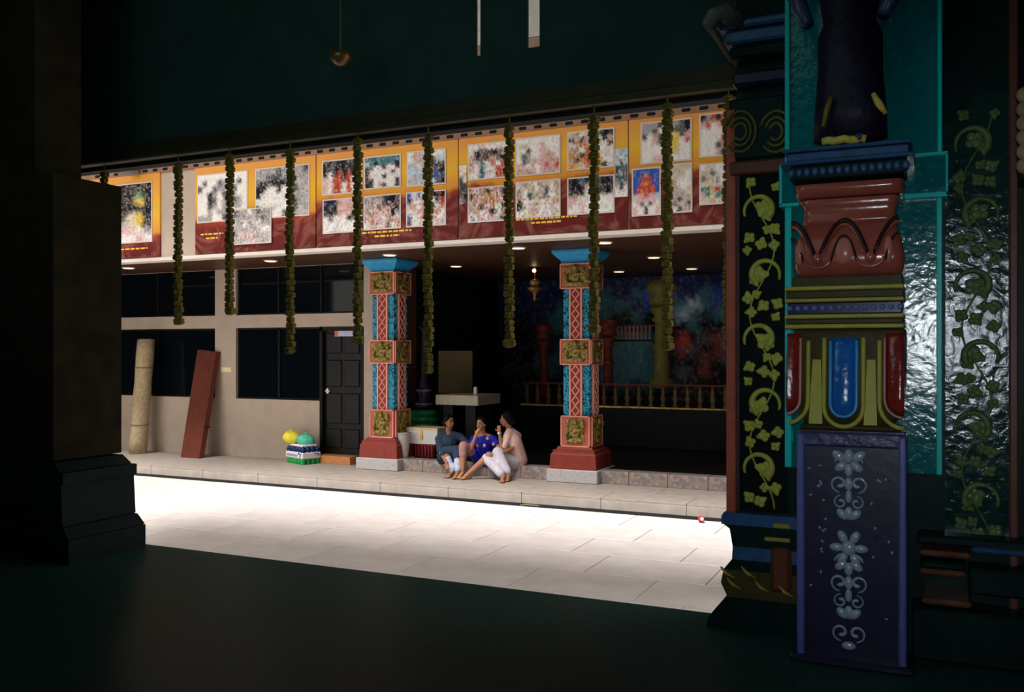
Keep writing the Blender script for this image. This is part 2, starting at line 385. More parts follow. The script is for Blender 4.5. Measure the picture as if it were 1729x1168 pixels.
photo(b0, 150, 257, 314, 410, 'kkkkkkkk kkknkkGk kkkkkkyk nkkkkkkk kknkkeyk kktpgeyk ktgwppwg tGwpwwpw')
caption(b0, 205, 250, 420, 1)
b1 = banner(1, 330, 534, 'photo banner with two black and white portraits and crowd picture', .4)
photo(b1, 336, 418, 294, 372, 'wwwwwwwwww wdwwdgwwdw dwwdggwdww wwkgwddgww wwkdwgkdgw wwdgwgdggw wwgwggdwww gggwwddwww', jit=.1)
photo(b1, 434, 522, 283, 365, 'ggggdggggd ggdddgdggg dkdkkkdgcg kkwwkwwdgc kwwwwwkggc wwwwwwwkgc dwwwwwwkcg kdwwwkkgcc', jit=.25, sat=.05)
photo(b1, 398, 459, 354, 410, 'dggwgdgg ggggcgdg cgwgcwgg gcgcgcww gpcpcgcc cgccpcgc', y=YB-.03, jit=.35, sat=.1)
caption(b1, 340, 378, 395, 2)
b2 = banner(2, 535, 774, 'yellow and maroon photo banner with six pictures, left of centre', .5)
photo(b2, 547, 611, 271, 326, 'kkdkkdkk kdkkkkdk kwkrkrkk pwrrkrwr pwrrwrwr pwrrwrww')
photo(b2, 618, 676, 265, 316, 'tttttttt ltkttttk ktwwkwwk kwwwwwkw kwwwkwww kkwwwwwk kdwpkwwk')
photo(b2, 690, 752, 256, 311, 'wsplwwww wcscdkll lcwskdkd lllswbdk lclcdnbd cclccldk')
photo(b2, 548, 611, 337, 391, 'nknsppps kdkppsss nkdsppkk wdwwwkdw wwwwwwww wwlwwwwk')
photo(b2, 617, 676, 331, 385, 'ccccdkkk ccpcdkkd scpspskk cspwpskw psppwspp wpswpkws', jit=.5)
photo(b2, 689, 752, 325, 380, 'bwbwpkkk nwwsrwkr pswprdwr wwpswwrw bwwrwpww nwwwkwpw', jit=.35)
caption(b2, 612, 697, 391, 2)
b3 = banner(3, 775, 1061, 'central photo banner with six pictures and a tall blue strip', .52)
photo(b3, 793, 865, 243, 300, 'wwpwwwww wkdkkksk skdksdkd swtwrwrd pwtwwrrw wwtwwrrw', jit=.3)
photo(b3, 874, 945, 233, 293, 'wwwwwwwww weewwpwww wwkwwpeww wdgwwpssw wdgepppss ppwpwprpr spspwppsp', jit=.2)
photo(b3, 961, 1036, 222, 283, 'eswpnGkk kpkpkwkp wsosywwk sswrowww oskooyww skorkoww oywosykw', jit=.3)
photo(b3, 793, 865, 317, 372, 'spskspds kpsospsk spsposps wskpswkp pswpkwsp wwpwpwkw', jit=.5)
photo(b3, 874, 945, 307, 365, 'wsewsews gwewwdwe swdesdwe kwwewwes kewpwwpw wwepwwwe', jit=.4)
photo(b3, 961, 1036, 300, 359, 'kktkkkkk kkkpktkk kkkwkkkk pswwkwww pwpwwwww wwpwkwww', jit=.2)
photo(b3, 1040, 1060, 252, 332, 'lll lwl ldl dtd dgd dtd gdg wdw www', jit=.3, sat=.1, border=.008)
photo(b3, 777, 789, 280, 345, 'ww wy dw dd kd dk gd', border=0)
caption(b3, 872, 975, 368, 2)
b4 = banner(4, 1062, 1290, 'rightmost photo banner with the red temple tower picture on blue', .5)
photo(b4, 1085, 1166, 206, 272, 'gggdwggdk ggdwdyddk dwsdweydp wwpdwyywr wwwwpyyww wwwwwyeww wwppwwwww', jit=.12)
photo(b4, 1184, 1262, 192, 261, 'kgrkrwwww prwprswww wwwwwwwww wwwwrrwww wwwdsswww wwwpdwwww', jit=.1)
photo(b4, 1070, 1114, 286, 362, 'bbbbbbb bbbobbb bbrrrbb bbrorbb brrrrrb brorrrb lpprppl epppppe wpdwdpw pwwdwwp pwwkwwp', jit=.15)
photo(b4, 1128, 1167, 279, 357, 'eeeee eeeew eewww sswww cscwe dcsce scdcs wdscd kwdsc', jit=.2)
photo(b4, 1184, 1250, 277, 342, 'wewwwwww eedwwwww deecwwww eeecwwgw tGsrsett pGetGrsG eesesses', jit=.25)

# downlights in the veranda soffit
def downlight(px, py, lab):
    u = (px-864.5)/F; t = (ZS-HC)/((HY-py)/F); x = t*(-SF+u*CF); y = t*(CF+u*SF)
    t_ = thing('downlight', lab, 'ceiling light', (x, y, ZS), 'downlights in the veranda soffit')
    p = B(); lathe(p, x, y, [(ZS-.012, .11), (ZS, .125)], 16); obj('light_rim', p, M_white, t_)
    p = B(); lathe(p, x, y, [(ZS-.016, .095), (ZS-.012, .095)], 16)
    obj('light_disc', p, mat('lit_lamp_disc', (.9, .8, .6), .5, 0, emit=(1, .78, .45), es=1.3), t_)
    l = bpy.data.lights.new('downlight_bulb', 'SPOT'); l.energy = 2; l.spot_size = 2.0; l.spot_blend = .8; l.color = (1, .72, .42); l.shadow_soft_size = .08
    lo = bpy.data.objects.new('downlight_bulb', l); C.objects.link(lo); lo.location = (x, y, ZS-.05)
    lo.parent = t_; lo.matrix_parent_inverse = Matrix.Translation(-t_.location)
for px, py, lab in [(217, 452, 'round downlight at the far left above the first window'), (457, 440, 'round downlight above the wide upper window'),
                    (658, 430, 'round downlight in front of the left pillar capital'), (770, 449, 'dim round downlight deep between the two pillars'),
                    (875, 418, 'bright round downlight between the two pillars'), (1021, 409, 'bright round downlight just right of the right pillar capital'),
                    (1104, 434, 'round downlight deeper in, right of the right pillar'), (1045, 458, 'faint round downlight furthest back over the mural hall'),
                    (1168, 453, 'faint round downlight near the right end of the hall')]:
    downlight(px, py, lab)

# eave of the side wing at the left
xe = X(240, YB)
struct('wing_eave', bx(xe-.25, xe, 6.5, YB-.05, zt-.02, zt+.22, bev=.03), mat('grey_eave_paint', (.22, .2, .19), .7))
struct('light_block_right', bx(-1.35, -1.2, 8.2, YP+.1, ZC, 6), M_hall)  # added out of view to block light from the pillars' right faces
struct('wall_left_far', bx(-16.6, -16.4, 5, 14, ZC, 4.6), M_hall)
# ------------------------------------------------------------------ painted veranda pillars
M_latt = mat('dark_red_lattice_gap', (.3, .04, .04), .6, .1)
lat = B()                                          # one raised diamond of the lattice
for s in (-1, 1):
    for q in (-1, 1):
        a = Vector((0, 0, q*.075)); b = Vector((s*.062, 0, 0)); tube(lat, [a, b], .011, 4)
latm = mesh('lattice_diamond', lat, M_pink)
fig = B(); ball(fig, (0, 0, .0), .1, (1, .35, 1.05)); ball(fig, (0, -.02, .13), .045, (1, .7, 1.1)); tube(fig, [(-.1, -.01, .02), (-.15, -.02, -.05), (-.1, -.02, -.11)], .02); tube(fig, [(.1, -.01, .02), (.15, -.02, .07), (.13, -.02, .13)], .02)
ball(fig, (0, -.01, -.12), .07, (1.9, .35, .6))
figm = mesh('gilded_figure', fig, M_gold, True)
leafb = B(); tube(leafb, [(.04*math.cos(a*.5)*(1-a/14)+.0, 0, .05*math.sin(a*.5)*(1-a/14)) for a in range(12)], [.014-.0009*a for a in range(12)], 5)
leafm = mesh('blue_scroll', leafb, mat('pale_blue_relief', (.06, .42, .62), .4))
def pillar(cpx, lab, extra=True):
    cx = X(cpx, YP)+0.0; cy = YP+.27
    t = thing('painted_pillar', lab, 'pillar', (cx, cy, ZP), 'painted veranda pillars')
    z = lambda py: Z(971, py, YP)                 # heights measured on the right pillar
    p = B(); box(p, cx-.42, cx+.42, YP-.16, cy+.42, ZP, ZP+.2, bev=.012); obj('granite_plinth', p, M_gplinth, t)
    zb0 = ZP+.2
    p = B(); sqprof(p, cx, cy, [(zb0, .38), (zb0+.22, .37), (zb0+.25, .345), (zb0+.29, .34), (zb0+.3, .30), (zb0+.34, .28)]); obj('pillar_base', p, M_red, t)
    zt_ = z(443)
    p = B(); sqprof(p, cx, cy, [(zb0+.34, .215), (zt_, .215)]); obj('pillar_core', p, M_bluep, t)
    p = B(); sqprof(p, cx, cy, [(zt_, .24), (zt_+.04, .25), (zt_+.13, .34), (zt_+.17, .36), (zt_+.2, .36)]); obj('pillar_capital', p, M_blue, t)
    if zt_+.2 < ZS:
        p = B(); sqprof(p, cx, cy, [(zt_+.2, .25), (ZS, .25)]); obj('pillar_neck', p, M_brown, t)
    yf = cy-.215
    blocks = [(zb0+.34, z(702), .21), (z(616), z(572), .225), (z(487), z(444), .225)]
    for k, (a, b, hw) in enumerate(blocks):
        for rot in range(2):
            hw2 = hw+.03
            p = B(); box(p, -hw2, hw2, -.05, .0, a, b, bev=.004)
            bl = obj('relief_block', p, M_rose, None); R = Matrix.Rotation(rot*PI/2, 4, 'Z')
            bl.parent = t; bl.matrix_parent_inverse = Matrix.Translation(-t.location)
            bl.matrix_basis = Matrix.Translation((cx, cy, 0)) @ R @ Matrix.Translation((0, -.215, 0))
            f = B(); w_ = .016                                # pink raised rim
            for (xa, xb, za, zb_) in ((-hw2, hw2, a, a+w_), (-hw2, hw2, b-w_, b), (-hw2, -hw2+w_, a, b), (hw2-w_, hw2, a, b)): box(f, xa, xb, -.06, -.045, za, zb_)
            obj('block_rim', f, M_pink, bl)
            g = B(); box(g, -hw2+.05 if k else -.15, hw2-.05 if k else .15, -.062, -.045, a+.045, b-.045, bev=.006); obj('gilded_panel', g, M_gold, bl)
            h = b-a
            place(figm, 'gilded_figure', (0, -.07, (a+b)/2), bl, scale=(1, 1, h/.42 if k == 0 else 1))
    for (a, b) in ((blocks[0][1], blocks[1][0]), (blocks[1][1], blocks[2][0])):
        for rot in range(2):
            st = obj('lattice_strip', bx(-.1, .1, -.03, 0, a, b), M_latt); R = Matrix.Rotation(rot*PI/2, 4, 'Z')
            st.parent = t; st.matrix_parent_inverse = Matrix.Translation(-t.location)
            st.matrix_basis = Matrix.Translation((cx, cy, 0)) @ R @ Matrix.Translation((0, -.215, 0))
            f = B(); box(f, -.105, -.08, -.04, 0, a, b); box(f, .08, .105, -.04, 0, a, b); obj('strip_edge', f, M_pink, st)
            n = max(1, round((b-a)/.15))
            for i in range(n): place(latm, 'lattice_diamond', (0, -.035, a+(i+.5)*(b-a)/n), st)
            for i in range(int((b-a)/.11)):
                for s in (-1, 1): place(leafm, 'blue_scroll', (s*.16, -.004, a+.06+i*.11), st, rot=(0, PI*(i % 2), 0))
    return t
pillar(644, 'painted pillar with blue capital beside the dark panelled door')
pillar(971, 'painted pillar with blue capital right of the seated women')
# ------------------------------------------------------------------ hall interior
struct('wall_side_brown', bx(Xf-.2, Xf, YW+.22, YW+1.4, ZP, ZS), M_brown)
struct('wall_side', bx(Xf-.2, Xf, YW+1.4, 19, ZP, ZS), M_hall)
for (px, py, hh, lab) in ((693, 495, .09, 'upper grey switch plate on the brown wall behind the left pillar'), (688, 588, .1, 'lower grey switch plate on the brown wall behind the left pillar')):
    y = YW+.22+.45; z_ = Z(px, py, y)
    p = B(); box(p, Xf, Xf+.012, y-.09, y+.09, z_-hh, z_+hh, bev=.003); t_ = tag(obj('switch_plate', p, mat('grey_plastic_plate', (.3, .28, .28), .5)), lab, 'switch')
    obj('switch_rocker', bx(Xf+.012, Xf+.018, y-.03, y+.03, z_-.03, z_+.03), M_white, t_)
YM = 18.6
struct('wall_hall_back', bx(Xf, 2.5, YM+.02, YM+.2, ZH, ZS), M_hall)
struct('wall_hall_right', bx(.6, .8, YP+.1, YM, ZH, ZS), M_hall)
mt = thing('mural', 'dim blue painted mural of sky, hills and figures on the hall back wall', 'mural', (-4, YM, ZH))
art = ('nnnnnnnnnnnnnnnnnnnnnnn ' 'nnnnnnnnnntnntbtbnntbnn ' 'nnnnnntttttttnbtttltbtb ' 'kkknnttttttkktkktltktGt ' 'kkkkkttkkkkkkkkkkktkkkk ' 'kkkkkkknkktttttkkrkdmdk '
       'kkkkkntnkktttttkkmdkmdk ' 'kkkktttntkttttttkkkmkdk ' 'kkkkttnttkttttttkdkmkkd ' 'kkkkkkntkktttntkkkkkkkk ' 'kkkkkkkkkkkkkkkkkkkkkkk')
picture('painted_panel', Xf+.02, X(1262, YM), ZH+.8, ZS-.02, YM+.02, art, mt, jit=.08, border=0, res=8, seed=5, ns=.5, soft=True)
# shrine railing: dark dais with gold edge and gilded balusters
yr = 16.8
t = thing('shrine_dais', 'dark raised shrine dais with a gilded edge behind the right pillar', 'platform', (-4, yr, ZH))
xa, xb = X(880, yr), X(1262, yr); zr = Z(1100, 687, yr)
obj('dais_block', bx(xa, xb, yr, yr+1.2, ZH, zr-.03), M_hall, t); obj('gilded_edge', bx(xa, xb, yr-.03, yr+.05, zr-.03, zr), mat('bright_gilt', (.8, .5, .12), .3, .5, 12, metal=.3), t)
rl = thing('shrine_railing', 'low gilded baluster railing on the shrine dais', 'railing', (-4, yr+.02, zr))
zq = Z(1100, 651, yr)
bal = mesh('baluster', lathe(B(), 0, 0, [(0, .05), (.04, .055), (.07, .025), (.16, .06), (.24, .03), (.3, .045), (.36, .02), (zq-zr-.03, .04), (zq-zr, .03)], 8), mat('old_gilt', (.16, .09, .03), .4, .3, 20), True)
i = 0; x = xa+.12
while x < xb: place(bal, 'baluster', (x, yr+.02, zr), rl); x += .235
obj('top_rail', bx(xa, xb, yr-.01, yr+.05, zq, zq+.03), mat('dark_red_lacquer', (.16, .03, .02), .5), rl)
M_dred = MATS['dark_red_lacquer']
def shrinecol(px, y, pt, pb, r, m, lab):
    c = Q(px, pb, y); z0 = c.z; z1 = Z(px, pt, y); h = z1-z0
    t = thing('shrine_column', lab, 'column', (c.x, y, z0))
    p = B(); lathe(p, c.x, y, [(z0, r*1.5), (z0+h*.06, r*1.5), (z0+h*.09, r), (z0+h*.35, r*.95), (z0+h*.38, r*1.3), (z0+h*.41, r*.9), (z0+h*.6, r*.85), (z0+h*.63, r*1.3), (z0+h*.66, r*.9), (z0+h*.72, r*1.5), (z0+h*.76, r)], 14); obj('shaft', p, m, t, True)
    p = B(); lathe(p, c.x, y, [(z0+h*.76, r*1.2), (z0+h*.8, r*1.9), (z0+h*.85, r*1.2), (z0+h*.88, r*1.7), (z0+h*.93, r*2), (z1, r*1.3)], 14); obj('capital', p, m, t, True)
shrinecol(1027, 17.3, 540, 655, .1, M_dred, 'red turned shrine column right of the right pillar')
shrinecol(1117, 17.3, 472, 655, .15, mat('dim_ochre_paint', (.17, .15, .035), .5, .2), 'ochre turned shrine column in front of the mural')
shrinecol(918, 17.3, 545, 668, .09, M_dred, 'red turned shrine column left of the right pillar')
rl2 = thing('balcony_railing', 'small pinkish baluster row painted shrine balcony before the mural', 'railing', (X(1070, 17.6), 17.6, Z(1070, 572, 17.6)))
za, zc = Z(1070, 573, 17.6), Z(1070, 551, 17.6)
bal2 = mesh('baluster', lathe(B(), 0, 0, [(0, .035), (.06, .02), (.12, .04), (.2, .02), (zc-za, .035)], 8), mat('dusty_pink', (.3, .2, .18), .5))
x = X(1036, 17.6)
while x < X(1102, 17.6): place(bal2, 'baluster', (x, 17.6, za), rl2); x += .085
obj('bottom_rail', bx(X(1030, 17.6), X(1108, 17.6), 17.57, 17.63, za-.04, za), M_hall, rl2)
obj('top_rail', bx(X(1030, 17.6), X(1108, 17.6), 17.57, 17.63, zc, zc+.03), M_dred, rl2)
# hanging brass lamp
c = Q(903, 490, 15.6)
t = thing('hanging_lamp', 'tiered brass hanging lamp between the two painted pillars', 'lamp', (c.x, 15.6, c.z))
p = B(); lathe(p, c.x, 15.6, [(c.z-.2, .01), (c.z-.16, .04), (c.z-.1, .02), (c.z-.04, .05), (c.z+.02, .13), (c.z+.05, .14), (c.z+.07, .06), (c.z+.14, .1), (c.z+.18, .1), (c.z+.22, .02)], 14); obj('lamp_body', p, mat('dull_brass', (.45, .22, .08), .35, .3, metal=.4), t, True)
obj('chain', tube(B(), [(c.x, 15.6, c.z+.2), (c.x, 15.6, ZS)], .008, 5), MATS['dull_brass'], t)
obj('bulb', ball(B(), (c.x, 15.6-.03, Z(903, 457, 15.6)), .035), mat('lit_bulb', (1, .8, .5), .5, 0, emit=(1, .7, .35), es=6), t, True)
# stone table with candle, board behind
yt = 14.1; xa, xb = X(735, yt), X(807, yt); z1, z0 = Z(770, 667, yt), Z(770, 684, yt)
t = thing('stone_table', 'white slab topped table behind the seated women', 'table', ((xa+xb)/2, yt+.5, ZH))
obj('tabletop', bx(xa, xb, yt, yt+.9, z0, z1, bev=.01), mat('cream_marble', (.5, .44, .34), .5, .08), t)
for sx in (xa+.2, xb-.2): obj('leg', bx(sx-.1, sx+.1, yt+.1, yt+.8, ZH, z0), M_hall, t)
c = Q(803, 667, yt+.12)
t = thing('candle', 'short white candle standing on the white slab table', 'candle', (c.x, yt+.12, z1))
obj('wax', lathe(B(), c.x, yt+.12, [(z1, .035), (z1+.13, .033), (z1+.15, .02)], 12), mat('candle_wax', (.75, .7, .6), .5, .05), t, True)
obj('wick', tube(B(), [(c.x, yt+.12, z1+.14), (c.x, yt+.12, z1+.17)], .004, 4), M_frame, t)
c = Q(770, 624, 15.1)
t = thing('notice_board', 'dim ochre notice board standing behind the white slab table', 'board', (c.x, 15.1, ZH))
obj('board_panel', bx(c.x-.38, c.x+.34, 15.1, 15.13, Z(770, 664, 15.1), Z(770, 592, 15.1)), mat('ochre_board', (.17, .13, .06), .7), t)
for s in (-.35, .31): obj('board_leg', bx(c.x+s-.02, c.x+s+.02, 15.13, 15.17, ZH, Z(770, 600, 15.1)), M_frame, t)
# tall oil lamp on a green ringed base
c = Q(716, 720, 14.3); x_ = c.x; y_ = 14.3
t = thing('lamp_pedestal', 'green ringed pedestal with a dark lamp stem behind the white box', 'pedestal', (x_, y_, ZH))
zz = lambda py: Z(716, py, y_)
p = B(); prof = [(ZH, .3)]
for k, py in enumerate((722, 710, 699)): prof += [(zz(py)-.03, .27-.02*k), (zz(py), .31-.03*k), (zz(py)+.05, .31-.03*k), (zz(py)+.08, .24-.02*k)]
lathe(p, x_, y_, prof, 20); obj('ringed_base', p, mat('emerald_green_paint', (.01, .2, .07), .3, .2), t, True)
p = B(); lathe(p, x_, y_, [(zz(688), .13), (zz(684), .16), (zz(678), .1), (zz(668), .09), (zz(662), .14), (zz(655), .1), (zz(640), .06), (zz(600), .05), (zz(560), .04), (zz(552), .12), (zz(548), .02)], 14); obj('lamp_stem', p, mat('dark_violet_metal', (.03, .02, .06), .3), t, True)
for py in (682, 659): obj('stem_ring', lathe(B(), x_, y_, [(zz(py)-.015, .13), (zz(py), .165), (zz(py)+.02, .13)], 16), mat('silver_ring', (.35, .33, .4), .3, .1, metal=.5), t, True)
# bin, cooler, red crate
c = Q(682, 772, 13.36)
t = thing('tapered_bin', 'grey tapered plastic bin beside the left pillar base', 'bin', (c.x, 13.36, ZH))
h = Z(682, 730, 13.36)-ZH
obj('bin_body', loft(B(), [[(c.x+r*math.cos(2*PI*i/20), 13.36+r*math.sin(2*PI*i/20), ZH+z_) for i in range(20)] for z_, r in ((0, .07), (h*.1, .075), (h*.9, .115), (h, .12), (h, .105), (h*.3, .06))]), mat('grey_plastic', (.5, .47, .43), .6, .06), t, True)
obj('bin_rim', lathe(B(), c.x, 13.36, [(h+ZH-.02, .12), (h+ZH-.01, .13), (h+ZH, .12)], 20), MATS['grey_plastic'], t, True)
yq = 13.55; xa, xb = X(699, yq), X(733, yq); zt3 = Z(715, 749, yq)
t = thing('red_basket', 'dark red plastic basket under the white cool box', 'basket', ((xa+xb)/2, yq+.15, ZH))
p = B(); cx_ = (xa+xb)/2; hw = (xb-xa)/2
sqprof(p, cx_, yq+.18, [(ZH, hw*.82, .13), (zt3-.03, hw, .17), (zt3-.03, hw+.015, .185), (zt3, hw+.015, .185)]); obj('basket_body', p, mat('dark_red_plastic', (.25, .02, .03), .4, .3), t)
for i in range(6): obj('basket_rib', bx(cx_-hw*.8+i*hw*.32-.01, cx_-hw*.8+i*hw*.32+.01, yq-.01, yq+.04, ZH+.03, zt3-.04), MATS['dark_red_plastic'], t)
xa, xb = X(686, yq-.05), X(739, yq-.05); zt4 = Z(712, 722, yq-.05)
t = thing('cool_box', 'white foam cool box with yellow tape left of the women', 'cool box', ((xa+xb)/2, yq+.15, zt3))
p = B(); sqprof(p, (xa+xb)/2, yq+.15, [(zt3, (xb-xa)/2-.04, .18), (zt4-.04, (xb-xa)/2-.005, .2)]); obj('box_body', p, mat('white_foam', (.85, .83, .85), .7, .03), t)
obj('box_lid', bx(xa, xb, yq-.055, yq+.355, zt4-.04, zt4, bev=.006), mat('cream_lid', (.85, .7, .42), .6, .05), t)
k = X(711, yq-.06); obj('tape', bx(k-.022, k+.022, yq-.062, yq-.054+.01, zt4-.2, zt4), mat('yellow_tape', (.85, .55, .12), .4), t)

# ------------------------------------------------------------------ goods on the left of the platform
# rolled mat
c = Q(226, 765, 13.1)
t = thing('rolled_mat', 'tall rolled beige mat standing against the window at the far left', 'mat', (c.x, 13.2, ZP))
h = Z(232, 573, 13.3)-ZP; p = B()
rings = []
for k in range(9):
    f = k/8; n = 24; r = .165+.006*math.sin(k*2.1)
    rings.append([(c.x+.05*f+r*math.cos(2*PI*i/n), 13.2+.16*f+r*math.sin(2*PI*i/n), ZP+h*f) for i in range(n)])
loft(p, rings); obj('mat_roll', p, mat('beige_coir', (.42, .33, .2), .9, .2, 20, .3, 50), t, True)
p = B(); sp = []
for i in range(60):
    a = i*.35; r = .02+.13*i/60; sp.append((c.x+.05+r*math.cos(a), 13.36+r*math.sin(a), ZP+h+.002))
tube(p, sp, .006, 4); obj('rolled_edge', p, MATS['beige_coir'], t)
for f in (.25, .75): obj('binding_cord', lathe(B(), c.x+.05*f, 13.2+.16*f, [(ZP+h*f-.012, .168), (ZP+h*f, .18), (ZP+h*f+.012, .168)], 24), mat('tan_cord', (.25, .17, .09), .8), t, True)
# leaning board
t = thing('leaning_board', 'red brown wooden board leaning against the beige wall post', 'board', (X(325, 13.1), 13.1, ZP))
a0, a1 = Q(305, 772, 13.05), Q(336, 775, 13.05); b0_, b1_ = Q(338, 590, YW-.03), Q(369, 594, YW-.03)
a0.z = a1.z = ZP; th = .07
p = B(); loft(p, [[a0, a1, a1+Vector((.03, th*1.4, 0)), a0+Vector((.03, th*1.4, 0))], [b0_+Vector((0, -th, 0)), b1_+Vector((0, -th, 0)), b1_+Vector((.03, 0.02, 0)), b0_+Vector((.03, 0.02, 0))]])
obj('board_plank', p, mat('red_brown_wood', (.13, .03, .018), .6, .15, 6), t)
d = (b0_-a0); 
for f in (.33, .36):
    pass
p = B(); m0 = a1.lerp(b1_, .29); box(p, m0.x-.02, m0.x+.1, m0.y-.02, m0.y+.05, m0.z-.012, m0.z+.012); obj('batten', p, M_frame, t)
# bottle pack: shrink-wrapped tray of bottles
yk = 13.25; c0 = Q(505, 784, yk); x0, x1 = X(474, yk), X(508, yk)
tb = thing('bottle_pack', 'shrink-wrapped pack of bottles with green base beside the door', 'bottles', (c0.x, yk+.15, ZP))
M_navyp = mat('navy_plastic', (.01, .025, .11), .3); M_greenp = mat('green_plastic', (.02, .35, .08), .3, .2); M_wfilm = mat('white_film', (.8, .78, .82), .3, .05)
pw, pdp, ph = .58, .38, .34
rz = Matrix.Rotation(math.radians(-22), 4, 'Z'); ctr = Vector((X(506, yk), yk+.1, ZP))
def lp(bm):      # turn a piece modelled round the origin into its place
    bmesh.ops.transform(bm, matrix=Matrix.Translation(ctr) @ rz, verts=bm.verts); return bm
for i in range(6):
    for j in range(4):
        x = -pw/2+pw*(i+.5)/6; y = -pdp/2+pdp*(j+.5)/4
        if 0 < i < 5 and 0 < j < 3: continue
        p = lathe(B(), x, y, [(0, .04), (.012, .046), (.09, .047), (.1, .043)], 12); obj('bottle_base', lp(p), M_greenp, tb, True)
        p = lathe(B(), x, y, [(.215, .047), (.26, .047), (.285, .035), (.3, .018), (.32, .018)], 12); obj('bottle_shoulder', lp(p), M_navyp, tb, True)
bd = obj('film_band', lp(box(B(), -pw/2-.004, pw/2+.004, -pdp/2-.004, pdp/2+.004, .095, .22, bev=.02)), M_wfilm, tb)
M_gtext = mat('grey_print', (.35, .38, .5), .5, 0)
p = B(); r = random.Random(3); x = -.24
while x < .12:
    wd = r.uniform(.015, .035); box(p, x, x+wd, -pdp/2-.008, -pdp/2-.002, .135, .175); x += wd+.008
obj('brand_lettering', lp(p), M_gtext, bd)
p = B(); tube(p, [(.15, -pdp/2-.006, .17), (.19, -pdp/2-.006, .2), (.24, -pdp/2-.006, .185), (.235, -pdp/2-.006, .15), (.2, -pdp/2-.006, .115)], [.004, .01, .012, .01, .004], 6); obj('swoosh_mark', lp(p), M_navyp, bd)
p = B(); tube(p, [(pw/2+.006, .05, .17), (pw/2+.006, .09, .2), (pw/2+.006, .14, .185), (pw/2+.006, .13, .14)], [.004, .01, .012, .004], 6); obj('swoosh_mark', lp(p), M_navyp, bd)
p = B(); box(p, -pw/2+.05, pw/2-.06, -pdp/2+.04, pdp/2-.04, .3, .345, bev=.012); obj('film_top', lp(p), M_wfilm, tb)
def blob(name, c, r, m, lab, cat, seed, sc):
    p = B(); bmesh.ops.create_icosphere(p, subdivisions=3, radius=1); rr = random.Random(seed)
    dirs = [(Vector((rr.uniform(-1, 1), rr.uniform(-1, 1), rr.uniform(-1, 1))).normalized(), rr.uniform(-.16, .2)) for _ in range(22)]
    for v in p.verts:
        n = v.co.normalized(); k = 1
        for d_, a_ in dirs: k += a_*max(0, n.dot(d_))**10
        v.co = Vector((n.x*sc[0], n.y*sc[1], n.z*sc[2]))*k*r
        v.co.z = max(v.co.z, -r*sc[2]*.75)
    zmin = min(v.co.z for v in p.verts)
    c = Vector((c.x, c.y, ZP+.345-zmin))
    bmesh.ops.translate(p, vec=c, verts=p.verts)
    t = thing(name, lab, cat, (c.x, c.y, ZP+.345)); obj('bag_body', p, m, t, True)
    q = B(); tz = c.z+r*sc[2]*.75
    tube(q, [(c.x, c.y, tz), (c.x+.01, c.y, tz+.035), (c.x-.02, c.y-.01, tz+.06)], [.02, .012, .028], 7); obj('tied_top', q, m, t, True)
    return t
blob('carrier_bag', Q(492, 740, yk+.1), .145, mat('yellow_plastic_bag', (.9, .75, .06), .35, .15, 12), 'yellow plastic bag on the bottle pack', 'bag', 2, (1.15, .9, .85))
tg = blob('carrier_bag', Q(517, 744, yk+.1), .14, mat('mint_plastic_bag', (.1, .6, .4), .35, .25, 12), 'mint green plastic bag on the bottle pack', 'bag', 5, (1.15, .9, .7))

# litter on the courtyard
c = Q(1176, 880, 11.25)
t = thing('crumpled_wrapper', 'small red and white crumpled wrapper on the pale tiles', 'litter', (c.x, 11.5, ZC))
p = B(); bmesh.ops.create_icosphere(p, subdivisions=2, radius=.045)
for v in p.verts: v.co *= random.uniform(.7, 1.2)
bmesh.ops.translate(p, vec=(c.x, 11.5, ZC+.04), verts=p.verts); obj('red_paper', p, mat('red_paper', (.5, .04, .03), .5), t)
p = B(); bmesh.ops.create_icosphere(p, subdivisions=1, radius=.025)
bmesh.ops.translate(p, vec=(c.x+.02, 11.46, ZC+.05), verts=p.verts); obj('white_paper', p, M_wfilm, t)
tw = []
for i in range(9): tw.append((X(877, 11.6)+i*.035, 11.62+.02*math.sin(i), ZC+.012+.02*math.sin(i*.35)))
tag(obj('twig', tube(B(), tw, .006, 5), mat('green_twig', (.2, .26, .12), .6)), 'thin green twig lying by the drain gap', 'twig')
# ------------------------------------------------------------------ near hall
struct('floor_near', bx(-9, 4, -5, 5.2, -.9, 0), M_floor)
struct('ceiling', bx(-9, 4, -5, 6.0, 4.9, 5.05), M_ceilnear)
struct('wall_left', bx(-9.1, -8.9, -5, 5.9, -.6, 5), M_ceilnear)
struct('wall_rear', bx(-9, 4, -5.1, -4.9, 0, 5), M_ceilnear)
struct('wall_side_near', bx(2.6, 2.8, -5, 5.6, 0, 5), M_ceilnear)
# upper wall above the opening with two slots
zo = lambda py: Z(640, py, 5.9)
zlow = Z(640, 233, 6.0)
xs = [(X(804.5, 6.0), X(811, 6.0)), (X(891, 6.0), X(911, 6.0))]
zs = Z(905, 79, 6.0)
p = B(); L_, R_ = -10, 4
box(p, L_, R_, 6.0, 6.02, zlow+.1, zs); box(p, L_, xs[0][0], 6.0, 6.02, zs, 6.2); box(p, xs[0][1], xs[1][0], 6.0, 6.02, zs, 6.2); box(p, xs[1][1], R_, 6.0, 6.02, zs, 6.2)
struct('wall_upper', p, M_ceilnear)
bm_ = struct('beam', bx(L_, R_, 6.0, 6.12, zlow, zo(222)), M_dark)
struct('trim_3', bx(L_, R_, 5.9, 6.12, zo(219), zo(206), bev=.01), M_beamo)
struct('trim_4', bx(L_, R_, 5.93, 6.12, zo(206), zo(186)), M_beam)

